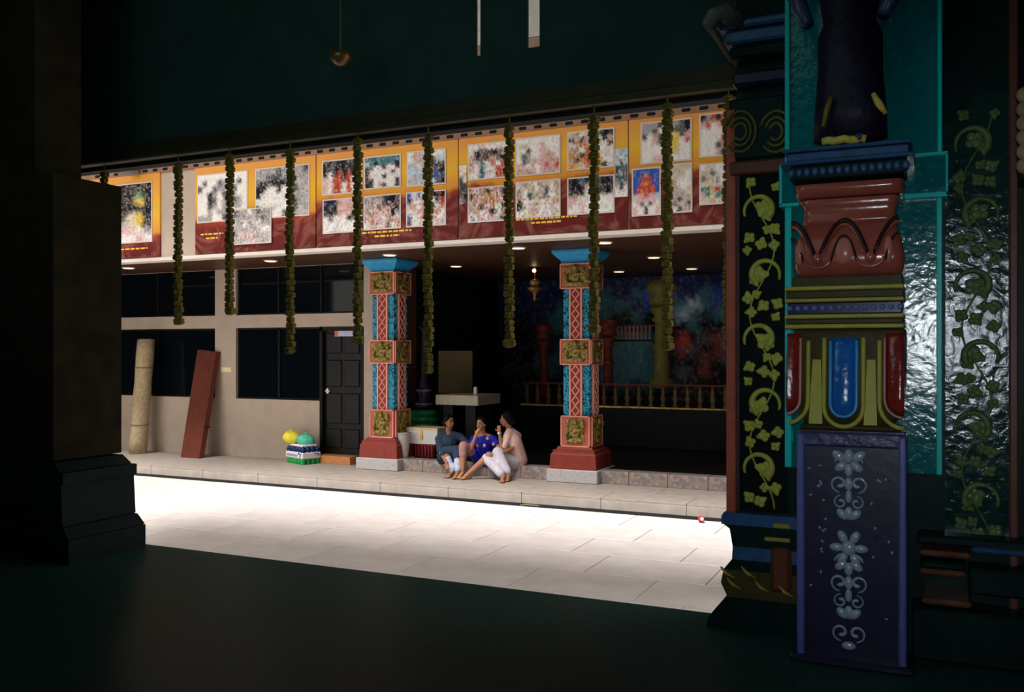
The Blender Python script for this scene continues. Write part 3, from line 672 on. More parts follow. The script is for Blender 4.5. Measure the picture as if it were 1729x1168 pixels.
# left column: square shaft with stepped base
Yc = 4.8
def lx(px): return X(px, Yc+.3)
cx = lx(205)-.42; w0 = .42
t = thing('dark_column', 'dark olive brown square column with stepped base at the left', 'column', (cx, Yc, 0))
zz = lambda py: Z(225, py, Yc+.3)
struct('wall_front_left', bx(-9, cx-w0+.02, Yc+.05, Yc+.25, 0, 5), M_ceilnear)
M_oc = mat('dark_olive_column_paint', (.02, .014, .005), .9, .4, 6, .3, 18)
w0 = .42
def w_(px): return w0+(lx(px)-lx(205))*.82
p = B(); sqprof(p, cx, Yc, [(zz(765), w0, .3), (Z(160, 303, Yc), w0, .3)]); obj('shaft', p, M_oc, t)
p = B(); sqprof(p, cx-.1, Yc, [(Z(160, 303, Yc), .2, .2), (5, .2, .2)]); obj('neck', p, M_oc, t)
M_dn = mat('dark_teal_base', (.003, .009, .012), .7, .3)
for (ya, yb, pa, pb, n) in ((768, 782, 207, 222, 1), (783, 800, 231, 231, 0), (801, 866, 226, 229, 0), (867, 884, 232, 245, 1), (885, 960, 246, 246, 0)):
    p = B(); sqprof(p, cx, Yc, [(zz(yb) if yb < 960 else 0, w_(pb), .3+(w_(pb)-w0)*.2), (zz(ya)+.0, w_(pa), .3+(w_(pa)-w0)*.2)]); obj('base_moulding', p, M_dn, t)
for k in range(3): obj('shaft_panel', bx(cx-w0+.1+k*.25, cx-w0+.29+k*.25, Yc-.315, Yc-.3, zz(700), zz(490), bev=.006), M_oc, t)

# ------------------------------------------------------------------ right pier
YF, YT, YC = 4.6, 4.85, 5.0      # column front, teal pilaster, panel plane
def PX(px, Y): return X(px, Y)
xL = PX(1228, YC)
struct('wall_right', bx(PX(1243, YC), 2.6, YC, YC+.35, 0, 5.0), M_pier)
o = struct('trim_5', bx(xL, PX(1244, YC), YC-.03, YC+.35, Z(1235, 868, YC), Z(1235, 186, YC), bev=.006), M_redstrip)
# pier base: a run of mouldings projecting to the left and forward
pb = thing('pier_base', 'dark navy and olive lotus moulded base at the foot of the right pier', 'base', (PX(1270, 4.9), 4.95, 0))
x2 = PX(1345, 4.9)
def slab(pa, pbm, ya, yb, m, nm='base_moulding', yfront=4.93, par=None, xr_=None, bev=.008):
    za, zb_ = Z(1240, yb, yfront), Z(1240, ya, yfront)
    xa, xb = PX(pa, yfront), PX(pbm, yfront); xx = x2 if xr_ is None else xr_
    p = loft(B(), [[(xb, yfront, za), (xx, yfront, za), (xx, YC+.35, za), (xb, YC+.35, za)], [(xa, yfront, zb_), (xx, yfront, zb_), (xx, YC+.35, zb_), (xa, YC+.35, zb_)]])
    return obj(nm, p, m, par or pb)
slab(1222, 1218, 866, 872, M_navy); slab(1218, 1218, 872, 886, M_navy); slab(1222, 1232, 886, 893, M_pier); slab(1232, 1237, 893, 922, M_pier)
slab(1237, 1236, 922, 944, M_navy); slab(1236, 1222, 944, 962, M_pier); slab(1222, 1217, 962, 985, M_olived); slab(1217, 1228, 985, 1008, M_olived)
slab(1226, 1196, 1008, 1046, M_pier); slab(1196, 1192, 1046, 1062, M_pier)
M_olg = mat('olive_gilt', (.35, .25, .05), .35, .2)
for k, (px, py) in enumerate(((1227, 966), (1262, 966), (1238, 985), (1285, 990), (1325, 998))):
    c = Q(px, py, 4.92); p = B(); tube(p, [c+Vector((-.03, -.01, .03)), c+Vector((0, -.02, 0)), c+Vector((.045, -.01, -.025))], [.004, .01, .004], 6); obj('lotus_stroke', p, M_olg, pb, True)
for (pa, pb_, ya, yb) in ((1290, 1334, 908, 915), (1305, 1334, 884, 892)): 
    p = bx(PX(pa, 4.92), PX(pb_, 4.92), 4.92, 4.96, Z(1310, yb, 4.92), Z(1310, ya, 4.92), bev=.006); obj('ochre_fillet', p, M_olg, pb)
p = bx(PX(1300, 4.91), PX(1336, 4.91), 4.91, 4.96, Z(1310, 1000, 4.92), Z(1310, 925, 4.92), bev=.02); obj('rust_block', p, mat('dark_rust_paint', (.12, .035, .015), .4), pb)
# scroll panels
def spiral(c, r0, turns, dirn, a0, w, n=22):
    pts, rad = [], []
    for i in range(n):
        f = i/(n-1); a = a0+dirn*turns*2*PI*f; r = r0*(1-.78*f)
        pts.append(c+Vector((r*math.cos(a), 0, r*math.sin(a)))); rad.append(w*(.45+.75*f))
    return pts, rad
def leafmesh(m):
    p = B()
    for (x, z, r) in ((0, 0, .022), (.02, .012, .017), (-.017, .014, .017), (.004, .028, .017), (0, -.018, .012)): ball(p, (x, 0, z), r, (1, .35, 1), 8, 5)
    return mesh('leaf', p, m, True)
def vine(t, x0, x1, Y, z0, z1, ml, seed):
    wd = x1-x0; cx_ = (x0+x1)/2; lm = leafmesh(ml); r = random.Random(seed); n = max(1, round((z1-z0)/(wd*1.55)))
    st = (z1-z0)/n
    stem = []
    for i in range(n*10+1):
        f = i/10; stem.append((cx_+wd*.3*math.cos(f*PI), Y-.003, z0+f*st))
    obj('vine_stem', tube(B(), stem, wd*.022, 6), ml, t, True)
    for k in range(n):
        s = 1 if k % 2 else -1; c = Vector((cx_+s*wd*.06, Y-.004, z1-(k+.38)*st))
        pts, rad = [], []
        for i in range(20):                       # a big C curl, thick at its blunt end
            f = i/19; a = PI/2-s*PI*.62+s*f*PI*1.35; rr = wd*.38*(1-.25*f)
            pts.append(c+Vector((rr*math.cos(a), 0, rr*math.sin(a)))); rad.append(wd*(.035+.06*f))
        obj('scroll', tube(B(), pts, rad, 8), ml, t, True)
        ball_ = place(lm, 'leaf', pts[-1]+Vector((0, -.006, 0)), t, rot=(0, r.uniform(-1, 1), 0), scale=(wd*4.2, 1, wd*4.2))
        for (dx, dz, q) in ((0, .0, 6.2), (-s*.34, -.33, 4.6), (s*.3, .42, 4.2), (s*.34, -.44, 4.4), (-s*.36, .36, 3.6), (s*.0, -.5, 4.6), (-s*.1, -.3, 3.6)):
            place(lm, 'leaf', (cx_+dx*wd, Y-.006, c.z+dz*st), t, rot=(0, r.uniform(-3, 3), 0), scale=(wd*q, 1, wd*q))
xa, xb = PX(1250, YC), PX(1324, YC); za, zb_ = Z(1285, 863, YC), Z(1285, 295, YC)
t = thing('scroll_panel', 'tall black panel with olive leaf scrolls at the edge of the opening', 'panel', ((xa+xb)/2, YC, za))
obj('panel_field', bx(xa, xb+.02, YC-.012, YC, za, zb_), mat('black_lacquer_field', (.005, .007, .007), .5, .3, spec=.04), t)
vine(t, xa+.01, xb-.005, YC-.014, za+.02, zb_-.06, M_olive, 3)
for s_ in (xa-.01,): obj('panel_frame', bx(s_-.006, s_+.012, YC-.03, YC, za, zb_), mat('dark_maroon_trim', (.06, .02, .02), .4), t)
obj('panel_head', bx(xL+.02, xb+.02, YC-.05, YC, zb_, Z(1285, 272, YC), bev=.01), mat('brown_maroon_trim', (.12, .035, .02), .4), t)
# volutes above the panel
t = thing('volute_block', 'dark block with two olive ring volutes above the scroll panel', 'ornament', (PX(1285, YC), YC, Z(1285, 265, YC)))
obj('block_body', bx(PX(1232, YC), PX(1326, YC), YC-.03, YC, Z(1285, 268, YC), Z(1285, 165, YC), bev=.01), M_pier, t)
M_dol = mat('dim_olive_paint', (.1, .085, .02), .5, .2)
for px in (1250, 1310):
    for r_ in (.11, .075, .045):
        c = Q(px, 222, YC-.035); p = tube(B(), [c+Vector((r_*.75*math.cos(a), 0, r_*math.sin(a))) for a in [k*PI/9 for k in range(-7, 9)]], .009, 6); obj('volute_ring', p, M_dol, t, True)
# blue bracket at the head of the pier and grey finial
t = thing('blue_cornice_bracket', 'dim blue ribbed cornice bracket at the head of the pier', 'bracket', (PX(1280, 4.9), 4.9, Z(1280, 100, 4.9)))
for k, (a, b, ya, yb, m) in enumerate(((1212, 1345, 30, 44, M_navy), (1222, 1345, 48, 70, M_navy), (1232, 1345, 74, 95, M_pier), (1236, 1345, 118, 140, M_purpd))):
    obj('cornice_step', bx(PX(a, 4.88), PX(b, 4.88), 4.85+.01*k, YC+.1, Z(1280, yb, 4.88), Z(1280, ya, 4.88), bev=.012), m, t)
c = Q(1205, 30, 4.8)
t = thing('trunk_finial', 'grey curled trunk shaped finial jutting from the top of the pier', 'ornament', c)
p = B(); tube(p, [c+Vector((.14, .1, -.02)), c+Vector((.05, .02, .03)), c, c+Vector((-.03, -.01, -.04))], [.05, .055, .05, .035], 10); obj('finial_head', p, mat('grey_stucco', (.14, .12, .12), .7, .2, 20, .3), t, True)
p = B(); tube(p, [Q(1192, 38, 4.8), Q(1212, 66, 4.8), Q(1236, 104, 4.8)], [.02, .015, .01], 8); obj('finial_trunk', p, mat('ochre_brown_rod', (.12, .08, .04), .6), t, True)

# teal pilaster
tp = thing('teal_pilaster', 'teal pilaster with bright edges behind the ornate front column', 'pilaster', (PX(1460, YT), YT, Z(1460, 792, YT)))
xl_, xr2 = PX(1326, YT), PX(1591, YT); zp0, zp1 = Z(1330, 788, YT), 4.6
zw0, zw1 = Z(1318, 350, YT), Z(1318, 283, YT); xw0, xw1 = PX(1318, YT), PX(1601, YT)
obj('pilaster_body', bx(xl_+.01, xr2-.01, YT, YC, zp0, zp1), M_teal, tp)
ew = .034
for (a, b, c_, d_) in ((xl_, xl_+ew, zp0, zw0), (xr2-ew*.75, xr2, zp0, zw0), (xl_, xl_+ew*.7, zw1, zp1), (xr2-ew*.6, xr2, zw1, zp1)):
    obj('pilaster_edge', bx(a, b, YT-.02, YC, c_, d_, bev=.004), M_tealb, tp)
obj('pilaster_block', bx(xw0+.01, xw1-.01, YT-.04, YC, zw0+.01, zw1-.01), M_teal, tp)
for (a, b, c_, d_) in ((xw0, xw0+.016, zw0, zw1), (xw1-.012, xw1, zw0, zw1), (xw0, xw0+.1, zw0-.006, zw0+.012), (xw1-.2, xw1, zw0-.006, zw0+.02), (xw0, xw1, zw1-.01, zw1+.006)):
    obj('block_edge', bx(a, b, YT-.05, YC, c_, d_, bev=.003), M_tealb, tp)
obj('edge_drip', bx(xl_, xl_+ew*1.2, YT-.022, YC, Z(1335, 748, YT), Z(1335, 722, YT), bev=.01), M_tealb, tp)
# pitted glossy ripples on the teal face
# front column
fcx = PX(1432, YF); 
col = thing('ornate_column', 'glossy painted column with terracotta capital and bell petals at right', 'column', (fcx, YF+.2, 0))
z = lambda py: Z(1432, py, YF)
def cx2(px): return PX(px, YF)
def step(pa, pb_, ya, yb, m, nm, dy=0, bev=.006): 
    return obj(nm, bx(cx2(pa), cx2(pb_), YF-dy, YT+.1, z(yb), z(ya), bev=bev), m, col)
# cornice with beads
step(1324, 1541, 247, 253, M_navy, 'cornice_lip', .06); step(1330, 1535, 254, 268, M_navy, 'cornice_face', .04); step(1321, 1545, 269, 275, M_navy, 'cornice_lip', .065)
step(1335, 1530, 276, 300, M_pier, 'cornice_soffit', .03)
bead = mesh('bead', ball(B(), (0, 0, 0), .016, (1, .7, 1.3), 10, 7), M_navy, True)
for k in range(15): place(bead, 'cornice_bead', (cx2(1338)+k*(cx2(1530)-cx2(1338))/14, YF-.03, z(287)), col)
# terracotta capital
def csec(pyhw):   # rounded-square section through (py, half width, depth)
    rings = []
    for py, hw, dp in pyhw:
        r = min(.05, dp*.8); pts = []
        for a in range(7): an = PI+a/6*PI/2; pts.append((fcx-hw+r+r*math.cos(an), YF+.06-dp+r+r*math.sin(an), z(py)))
        for a in range(7): an = 1.5*PI+a/6*PI/2; pts.append((fcx+hw-r+r*math.cos(an), YF+.06-dp+r+r*math.sin(an), z(py)))
        pts += [(fcx+hw, YT+.05, z(py)), (fcx-hw, YT+.05, z(py))]
        rings.append(pts)
    return loft(B(), rings)
mpx = (cx2(1532)-cx2(1332))/200
obj('capital_lip', csec([(331, 85*mpx, .05), (329, 92*mpx, .08), (320, 90*mpx, .09), (309, 93*mpx, .1)]), M_capred, col, True)
obj('capital_neck', csec([(376, 80*mpx, .055), (368, 80*mpx, .06), (362, 78*mpx, .045), (346, 79*mpx, .05), (336, 86*mpx, .07), (333, 84*mpx, .06)]), M_capred, col, True)
obj('capital_bell', csec([(466, 84*mpx, .03), (460, 90*mpx, .07), (448, 93*mpx, .095), (430, 93*mpx, .1), (405, 88*mpx, .08), (376, 79*mpx, .055)]), M_capred, col, True)
# lotus arches on the capital: raised arch rims, knobs
M_capd = mat('dark_terracotta', (.04, .012, .01), .25, .1)
for k, px in enumerate((1337, 1426, 1517)):
    pts = []
    for i in range(17):
        f = i/16*2-1; xx = px+f*40*(1-.0*abs(f)); yy = 378+ (abs(f)**1.9)*62
        if xx < 1334 or xx > 1520: continue
        yd = YF+.06-(.058+.045*min(1, (yy-376)/50))
        pts.append((cx2(xx), yd-.002, z(yy)))
    if len(pts) > 2:
        obj('arch_rim', tube(B(), pts, .009, 7), M_capred, col, True); obj('arch_groove', tube(B(), [(q[0], q[1]+.002, q[2]+.019) for q in pts], .012, 6), M_capd, col, True)
    pts = []
    for i in range(15):
        f = i/14*2-1; xx = px+f*22; yy = 398+(abs(f)**2)*44
        if xx < 1334 or xx > 1520: continue
        pts.append((cx2(xx), YF+.06-(.075+.03*min(1, (yy-376)/50)), z(yy)))
    if len(pts) > 2: obj('arch_groove', tube(B(), pts, .006, 6), M_capd, col, True)
    p = B(); 
    hx = {0: 1352, 1: 1426, 2: 1501}[k]
    ball(p, (cx2(hx), YF-.03, z(424)), .055, (.85 if k == 1 else .42, .35, 1.15), 14, 10); obj('lotus_heart', p, mat('pale_terracotta', (.5, .15, .11), .22, .1), col, True)
for px in (1382, 1470):
    obj('arch_knob', ball(B(), (cx2(px), YF-.045, z(436)), .028, (.9, .6, 1), 14, 10), M_capred, col, True)
    obj('knob_cup', tube(B(), [(cx2(px)+.06*math.cos(a), YF-.043, z(436)+.045*math.sin(a)) for a in [PI+i*PI/10 for i in range(11)]], .008, 7), M_capred, col, True)
# olive bands and bead row
step(1336, 1524, 463, 482, M_olived, 'band_recess', -.03)
step(1326, 1527, 482, 489, M_oliveb, 'band_stripe', .03); step(1328, 1526, 489, 503, M_olived, 'band_face', .015); step(1326, 1527, 503, 509, M_oliveb, 'band_stripe', .03)
step(1330, 1524, 509, 530, mat('navy_groove', (.008, .01, .04), .3), 'bead_groove', .0); step(1326, 1527, 530, 537, M_oliveb, 'band_stripe', .03); step(1328, 1526, 537, 547, M_olived, 'band_face', .015); step(1326, 1527, 547, 554, M_oliveb, 'band_stripe', .03)
bead2 = mesh('bead', ball(B(), (0, 0, 0), .013, (1.1, .9, 1), 10, 7), M_bead, True)
for k in range(14): place(bead2, 'band_bead', (cx2(1334)+k*(cx2(1520)-cx2(1334))/13, YF-.008, z(519)), col)
# petal bell
obj('bell_core', csec([(722, 70*mpx, .03), (700, 88*mpx, .06), (640, 94*mpx, .05), (560, 94*mpx, .02), (555, 92*mpx, .02)]), M_olived, col, True)
def petal(px, hwp, y0_, y1_, m, proud, nm, par=None):
    rings = []; N = 12
    for i in range(N+1):
        f = i/N; yy = y0_+(y1_-y0_)*f; tail = (yy-(y1_-hwp))/hwp
        hw = hwp*math.sqrt(max(.02, 1-max(0, tail)**2)); bul = proud*(.5+.5*math.sin(f*PI*.8))*(1 if tail < 0 else math.sqrt(max(.05, 1-tail**2)))
        cl = lambda q: min(max(q, 1329), 1527)
        rings.append([(cx2(cl(px+hw*s)), YF+.04-.02-bul*math.sqrt(max(0, 1-s*s))-.03*f, z(yy)) for s in (-1, -.8, -.5, -.2, .2, .5, .8, 1)]+[(cx2(cl(px+hw)), YF+.06, z(yy)), (cx2(cl(px-hw)), YF+.06, z(yy))])
    return obj(nm, loft(B(), rings), m, col, True)
def rim(px, hwp, y0_, y1_, m, r_, off, lim=(1327, 1529)):
    pts = []
    for i in range(9): pts.append((px-hwp, y0_+(y1_-hwp-y0_)*i/8))
    for i in range(1, 12): a = PI-i/12*PI; pts.append((px+hwp*math.cos(a), y1_-hwp+hwp*math.sin(a)))
    for i in range(9): pts.append((px+hwp, y1_-hwp-(y1_-hwp-y0_)*i/8))
    pts = [q for q in pts if lim[0] <= q[0] <= lim[1]]
    return obj('petal_rim', tube(B(), [(cx2(a), YF+.02-off-.03*(b-y0_)/(y1_-y0_), z(b)) for a, b in pts], r_, 8), m, col, True)
M_blp = mat('cobalt_petal', (.01, .11, .4), .15, .2, 16, .5, 26, spec=.6, bd=.008); M_rdp = mat('dark_red_petal', (.22, .02, .015), .15, .2, 16, .5, 26, spec=.6, bd=.008); M_bll = mat('light_blue_rim', (.04, .3, .65), .25, .1); M_rdl = mat('salmon_rim', (.6, .2, .17), .25, .1)
petal(1425, 24, 570, 704, M_blp, .035, 'bell_petal'); rim(1425, 22, 575, 703, M_bll, .008, .03); rim(1425, 33, 570, 720, M_oliveb, .011, .018)
petal(1326, 26, 562, 698, M_rdp, .03, 'bell_petal'); rim(1325, 27, 570, 702, M_rdl, .007, .02); rim(1325, 40, 575, 718, M_oliveb, .011, .012)
petal(1524, 28, 562, 698, M_rdp, .035, 'bell_petal'); rim(1524, 30, 570, 702, M_rdl, .006, .02); rim(1527, 42, 575, 720, M_oliveb, .011, .012)
for px in (1379, 1471): 
    p = B(); loft(p, [[(cx2(px-7), YF-.0, z(607)), (cx2(px+7), YF-.0, z(607)), (cx2(px+7), YF+.05, z(607)), (cx2(px-7), YF+.05, z(607))], [(cx2(px-12), YF-.035, z(716)), (cx2(px+11), YF-.035, z(716)), (cx2(px+11), YF+.05, z(716)), (cx2(px-12), YF+.05, z(716))]]); obj('olive_tongue', p, M_oliveb, col)
obj('bell_foot', csec([(730, 80*mpx, .02), (726, 84*mpx, .04), (722, 86*mpx, .05), (718, 70*mpx, .03)]), M_olived, col, True)
# violet shaft with pearl relief
sx0, sx1 = cx2(1346), cx2(1531)
obj('shaft_body', bx(sx0+.01, sx1-.01, YF+.01, YT+.1, 0, z(728)), M_purpd, col)
for (a, b) in ((sx0, sx0+.036), (sx1-.034, sx1)): obj('shaft_edge', bx(a, b, YF-.02, YT, 0.03, z(734), bev=.008), M_purple, col)
obj('shaft_head', bx(sx0+.01, sx1-.01, YF-.012, YT, z(755), z(730), bev=.01), mat('violet_head', (.05, .045, .12), .25, .3, 14, .5, 20), col)
obj('column_foot', bx(sx0-.03, sx1+.03, YF-.04, YT, 0, .035, bev=.01), M_purpd, col)
pet = mesh('relief_petal', ball(B(), (0, 0, 0), .028, (.75, .5, 1.15), 10, 8), M_silver, True)
ros = mesh('relief_boss', ball(B(), (0, 0, 0), .028, (1, .6, 1), 12, 8), M_silver, True)
mx_ = cx2(1433)
arc = mesh('relief_arc', tube(B(), [(.062*math.cos(a), 0, .04*math.sin(a)) for a in [PI*i/10 for i in range(11)]], .006, 6), M_silver, True)
sp_, rd_ = spiral(Vector((0, 0, 0)), .042, 1.1, 1, -PI/2, .009, 18)
cur = mesh('relief_curl', tube(B(), sp_, rd_, 6), M_silver, True)
yrel = YF+.0
def unit(zc):
    place(arc, 'relief_arc', (mx_, yrel, zc+.16), col)
    for a in (-.9, 0, .9): place(pet, 'relief_petal', (mx_+.034*math.sin(a)*1.3, yrel, zc+.17-.045*math.cos(a)), col, rot=(0, -a, 0))
    for s in (-1, 1): 
        place(cur, 'relief_curl', (mx_+s*.042, yrel, zc+.06), col, scale=(s, 1, 1)); place(cur, 'relief_curl', (mx_+s*.036, yrel, zc-.03), col, scale=(s*.8, 1, -.8))
    place(pet, 'relief_petal', (mx_, yrel, zc+.06), col); place(pet, 'relief_petal', (mx_, yrel, zc), col, scale=(.8, 1, 1))
    for a in (-.8, 0, .8): place(pet, 'relief_petal', (mx_+.04*math.sin(a), yrel, zc-.1+.02*math.cos(a)), col, rot=(0, a+PI, 0))
for a in (-1, 0, 1): place(pet, 'relief_petal', (mx_+a*.045, yrel, z(770)-abs(a)*.0), col, rot=(0, a*.9, 0), scale=(1.1,)*3)
unit(z(838)); unit(z(1005))
place(ros, 'relief_boss', (mx_, yrel, z(925)), col, scale=(1.3,)*3)
for a in range(6): 
    an = a*PI/3+PI/6; place(pet, 'relief_petal', (mx_+.055*math.sin(an), yrel, z(925)+.06*math.cos(an)), col, rot=(0, an, 0))
for s in (-1, 1): place(cur, 'relief_curl', (mx_+s*.035, yrel, z(1068)), col, scale=(s, 1, 1))
place(pet, 'relief_petal', (mx_, yrel, z(1090)), col, rot=(0, PI/2, 0))
rng = random.Random(4)
chip = mesh('relief_chip', ball(B(), (0, 0, 0), .006, (1.6, .6, .8), 6, 4), M_silver, True)
for i in range(26): place(chip, 'relief_chip', (mx_+rng.choice((-1, 1))*rng.uniform(.1, .19), YF+.009, z(rng.uniform(765, 1050))), col, rot=(0, rng.uniform(0, 3), 0))

# robed statue standing on the cornice
sc_ = cx2(1428); zc0 = z(247)
st = thing('robed_statue', 'dim violet robed statue with gilded hem standing on the column cornice', 'statue', (sc_, YF+.1, zc0))
M_robe = mat('dark_violet_robe', (.009, .006, .018), .5, .3, 14, .5, 12); M_gilt = mat('bright_gilt_hem', (.6, .45, .08), .25, .3, 20, .4, 30)
p = B(); loft(p, [[(sc_+a*math.cos(q*PI/12)*(1+.07*math.cos(q*6)), YF+.1+b*math.sin(q*PI/12)*(1+.07*math.cos(q*6)), zc0+h) for q in range(24)] for h, a, b in ((.05, .17, .1), (.2, .165, .1), (.38, .15, .1), (.55, .15, .11), (.62, .12, .09), (.8, .15, .1), (1.0, .19, .1), (1.06, .1, .07))]); obj('robe', p, M_robe, st, True)
for s in (-1, 1): 
    p = B(); ball(p, (sc_+s*.06, YF+.0, zc0+.03), .045, (.7, 1.2, .6)); obj('foot', p, mat('dark_violet_skin', (.05, .06, .12), .3), st, True)
    p = B(); tube(p, [(sc_+s*.19, YF+.1, zc0+1.0), (sc_+s*.24, YF+.06, zc0+.78), (sc_+s*.17, YF-.02, zc0+.6)], [.05, .042, .03], 10); obj('arm', p, MATS['dark_violet_skin'], st, True)
p = B(); ball(p, (sc_, YF+.09, zc0+1.2), .1, (.85, .9, 1.15)); ball(p, (sc_, YF-.005, zc0+1.19), .018, (.8, 1, 1.3)); obj('head', p, MATS['dark_violet_skin'], st, True)
p = B(); lathe(p, sc_, YF+.1, [(zc0+1.26, .1), (zc0+1.34, .085), (zc0+1.4, .05), (zc0+1.48, .01)], 14); obj('crown', p, M_gilt, st, True)
p = B(); tube(p, [(sc_-.1+i*.024, YF-.035-.01*math.sin(i*.6), zc0+.025+.004*math.sin(i*2)) for i in range(9)], .02, 8); obj('gilded_hem', p, M_gilt, st, True)
c = Q(1482, 175, YF-.04); p = B(); tube(p, [c+Vector((-.02, 0, .05)), c+Vector((.005, 0, .0)), c+Vector((.035, 0, -.05))], [.012, .018, .01], 8); obj('gilded_sash', p, M_gilt, st, True)
c = Q(1396, 185, YF-.02); p = B(); tube(p, [c+Vector((.02, 0, .06)), c, c+Vector((-.015, 0, -.08))], [.01, .014, .008], 8); obj('gilded_sash', p, mat('dim_gilt', (.2, .13, .02), .3), st, True)

# right dark floral panel
xa, xb = PX(1596, YC), PX(1703, YC); za, zb_ = Z(1285, 900, YC), Z(1285, 200, YC)
t = thing('floral_panel', 'dark green glossy panel with faint leaf scrolls at the right edge', 'panel', ((xa+xb)/2, YC, za))
obj('panel_field', bx(xa, xb, YC-.012, YC, za, zb_), mat('dark_green_lacquer', (.006, .03, .026), .12, .3, 14, .9, 22, spec=.55, bd=.0055), t)
vine(t, xa+.03, xb-.03, YC-.014, za+.04, zb_-.1, mat('dim_green_relief', (.1, .14, .05), .25, .3, 20, .4, 40), 9)
obj('panel_frame', bx(xb, xb+.04, YC-.04, YC, 0, 4.6, bev=.008), mat('dim_rust_trim', (.13, .04, .03), .4), t)
# right base mouldings
t = thing('wall_base_moulding', 'dark stepped base moulding with glossy brown ledges at lower right', 'base', (PX(1600, YT), YT, 0))
for (pa, pb_, ya, yb, m, yy) in ((1548, 1760, 905, 922, M_pier, 4.86), (1553, 1640, 932, 942, mat('glossy_brown', (.14, .06, .035), .12, .3), 4.82), (1640, 1790, 922, 930, M_navy, 4.8), (1553, 1632, 950, 963, M_pier, 4.84),
                               (1553, 1632, 964, 974, MATS['glossy_brown'], 4.8), (1636, 1790, 955, 1000, M_pier, 4.83), (1556, 1642, 1014, 1024, MATS['glossy_brown'], 4.76), (1540, 1790, 1030, 1120, M_pier, 4.8)):
    obj('base_moulding', bx(PX(pa, yy), PX(pb_, yy), yy, YC+.02, max(0, Z(1600, yb, yy)), Z(1600, ya, yy), bev=.012), m, t)
# further ochre carved strip at the frame's right edge
xe_ = PX(1722, 4.7)
t = thing('carved_strip', 'ochre carved strip just entering at the right edge', 'ornament', (xe_+.1, 4.75, Z(1725, 300, 4.7)))
for k in range(6):
    c = Q(1729, 160+k*24, 4.7); obj('carved_lobe', ball(B(), c, .04, (.8, .5, .9)), mat('ochre_stucco', (.35, .2, .12), .4, .2), t, True)
obj('strip_back', bx(xe_+.01, xe_+.3, 4.72, YC, Z(1725, 300, 4.7), Z(1725, 140, 4.7)), M_pier, t)

# ------------------------------------------------------------------ marigold garlands under the near beam
YG = 5.95; ZG = zo(219)
rng = random.Random(11)
fb = B()
lathe(fb, 0, 0, [(-.03, .01), (-.026, .03), (-.01, .043), (.0, .036), (.012, .042), (.026, .028), (.03, .01)], 10)
for v in fb.verts:
    a = math.atan2(v.co.y, v.co.x); v.co.x *= 1+.14*math.cos(5*a); v.co.y *= 1+.14*math.cos(5*a)
M_mar = mat('dull_marigold', (.15, .115, .02), .9, .5, 60, .4, 120)
fm = mesh('flower', fb, M_mar)
tips = [(176, 560), (301, 548), (388, 531), (490, 597), (604, 580), (723, 631), (860, 586), (1003, 562), (1127, 592), (1230, 590)]
desc = ['faint marigold garland hanging before the dark column, leftmost', 'marigold garland before the bare grey wall strip between banners', 'marigold garland crossing the black and white portrait, second to fully show',
        'marigold garland hanging before the wide dark windows', 'marigold garland hanging just left of the left painted pillar', 'longest marigold garland, right of the left painted pillar',
        'marigold garland before the middle of the central banner', 'marigold garland just right of the right painted pillar', 'marigold garland before the mural and rightmost banner', 'marigold garland half hidden behind the right pier trim']
for (px, py), lab in zip(tips, desc):
    a = Q(px, py, YG); x = a.x
    t = thing('flower_garland', lab, 'garland', (x, YG, ZG), 'marigold garlands hanging under the near beam')
    obj('string', tube(B(), [(x, YG, a.z+.02), (x, YG, ZG)], .006, 5), M_mar, t)
    zc_ = a.z+.03; k = 0
    while zc_ < zlow-.02:
        s = rng.uniform(.78, .98)*(1.15 if k == 0 else 1)
        place(fm, 'flower', (x+rng.uniform(-.006, .006), YG+rng.uniform(-.006, .006), zc_), t, rot=(rng.uniform(-.2, .2), rng.uniform(-.2, .2), rng.uniform(0, 6)), scale=(s, s, s))
        zc_ += .05; k += 1

# brass bowl hanging dim at upper left
c = Q(575, 95, 5.5)
t = thing('hanging_brass_bowl', 'faint brass bowl lamp hanging in the dark at the upper left', 'lamp', c)
obj('bowl', loft(B(), [[(c.x+r*math.cos(2*PI*i/16), 5.5+r*math.sin(2*PI*i/16), c.z+h) for i in range(16)] for h, r in ((-.07, .01), (-.06, .04), (-.02, .08), (.02, .09), (.02, .08), (-.02, .06))]), mat('dark_brass', (.25, .14, .05), .35, .2, metal=.6), t, True)
obj('hanger', tube(B(), [(c.x, 5.5, c.z), (c.x, 5.5, 4.9)], .005, 5), MATS['dark_brass'], t)
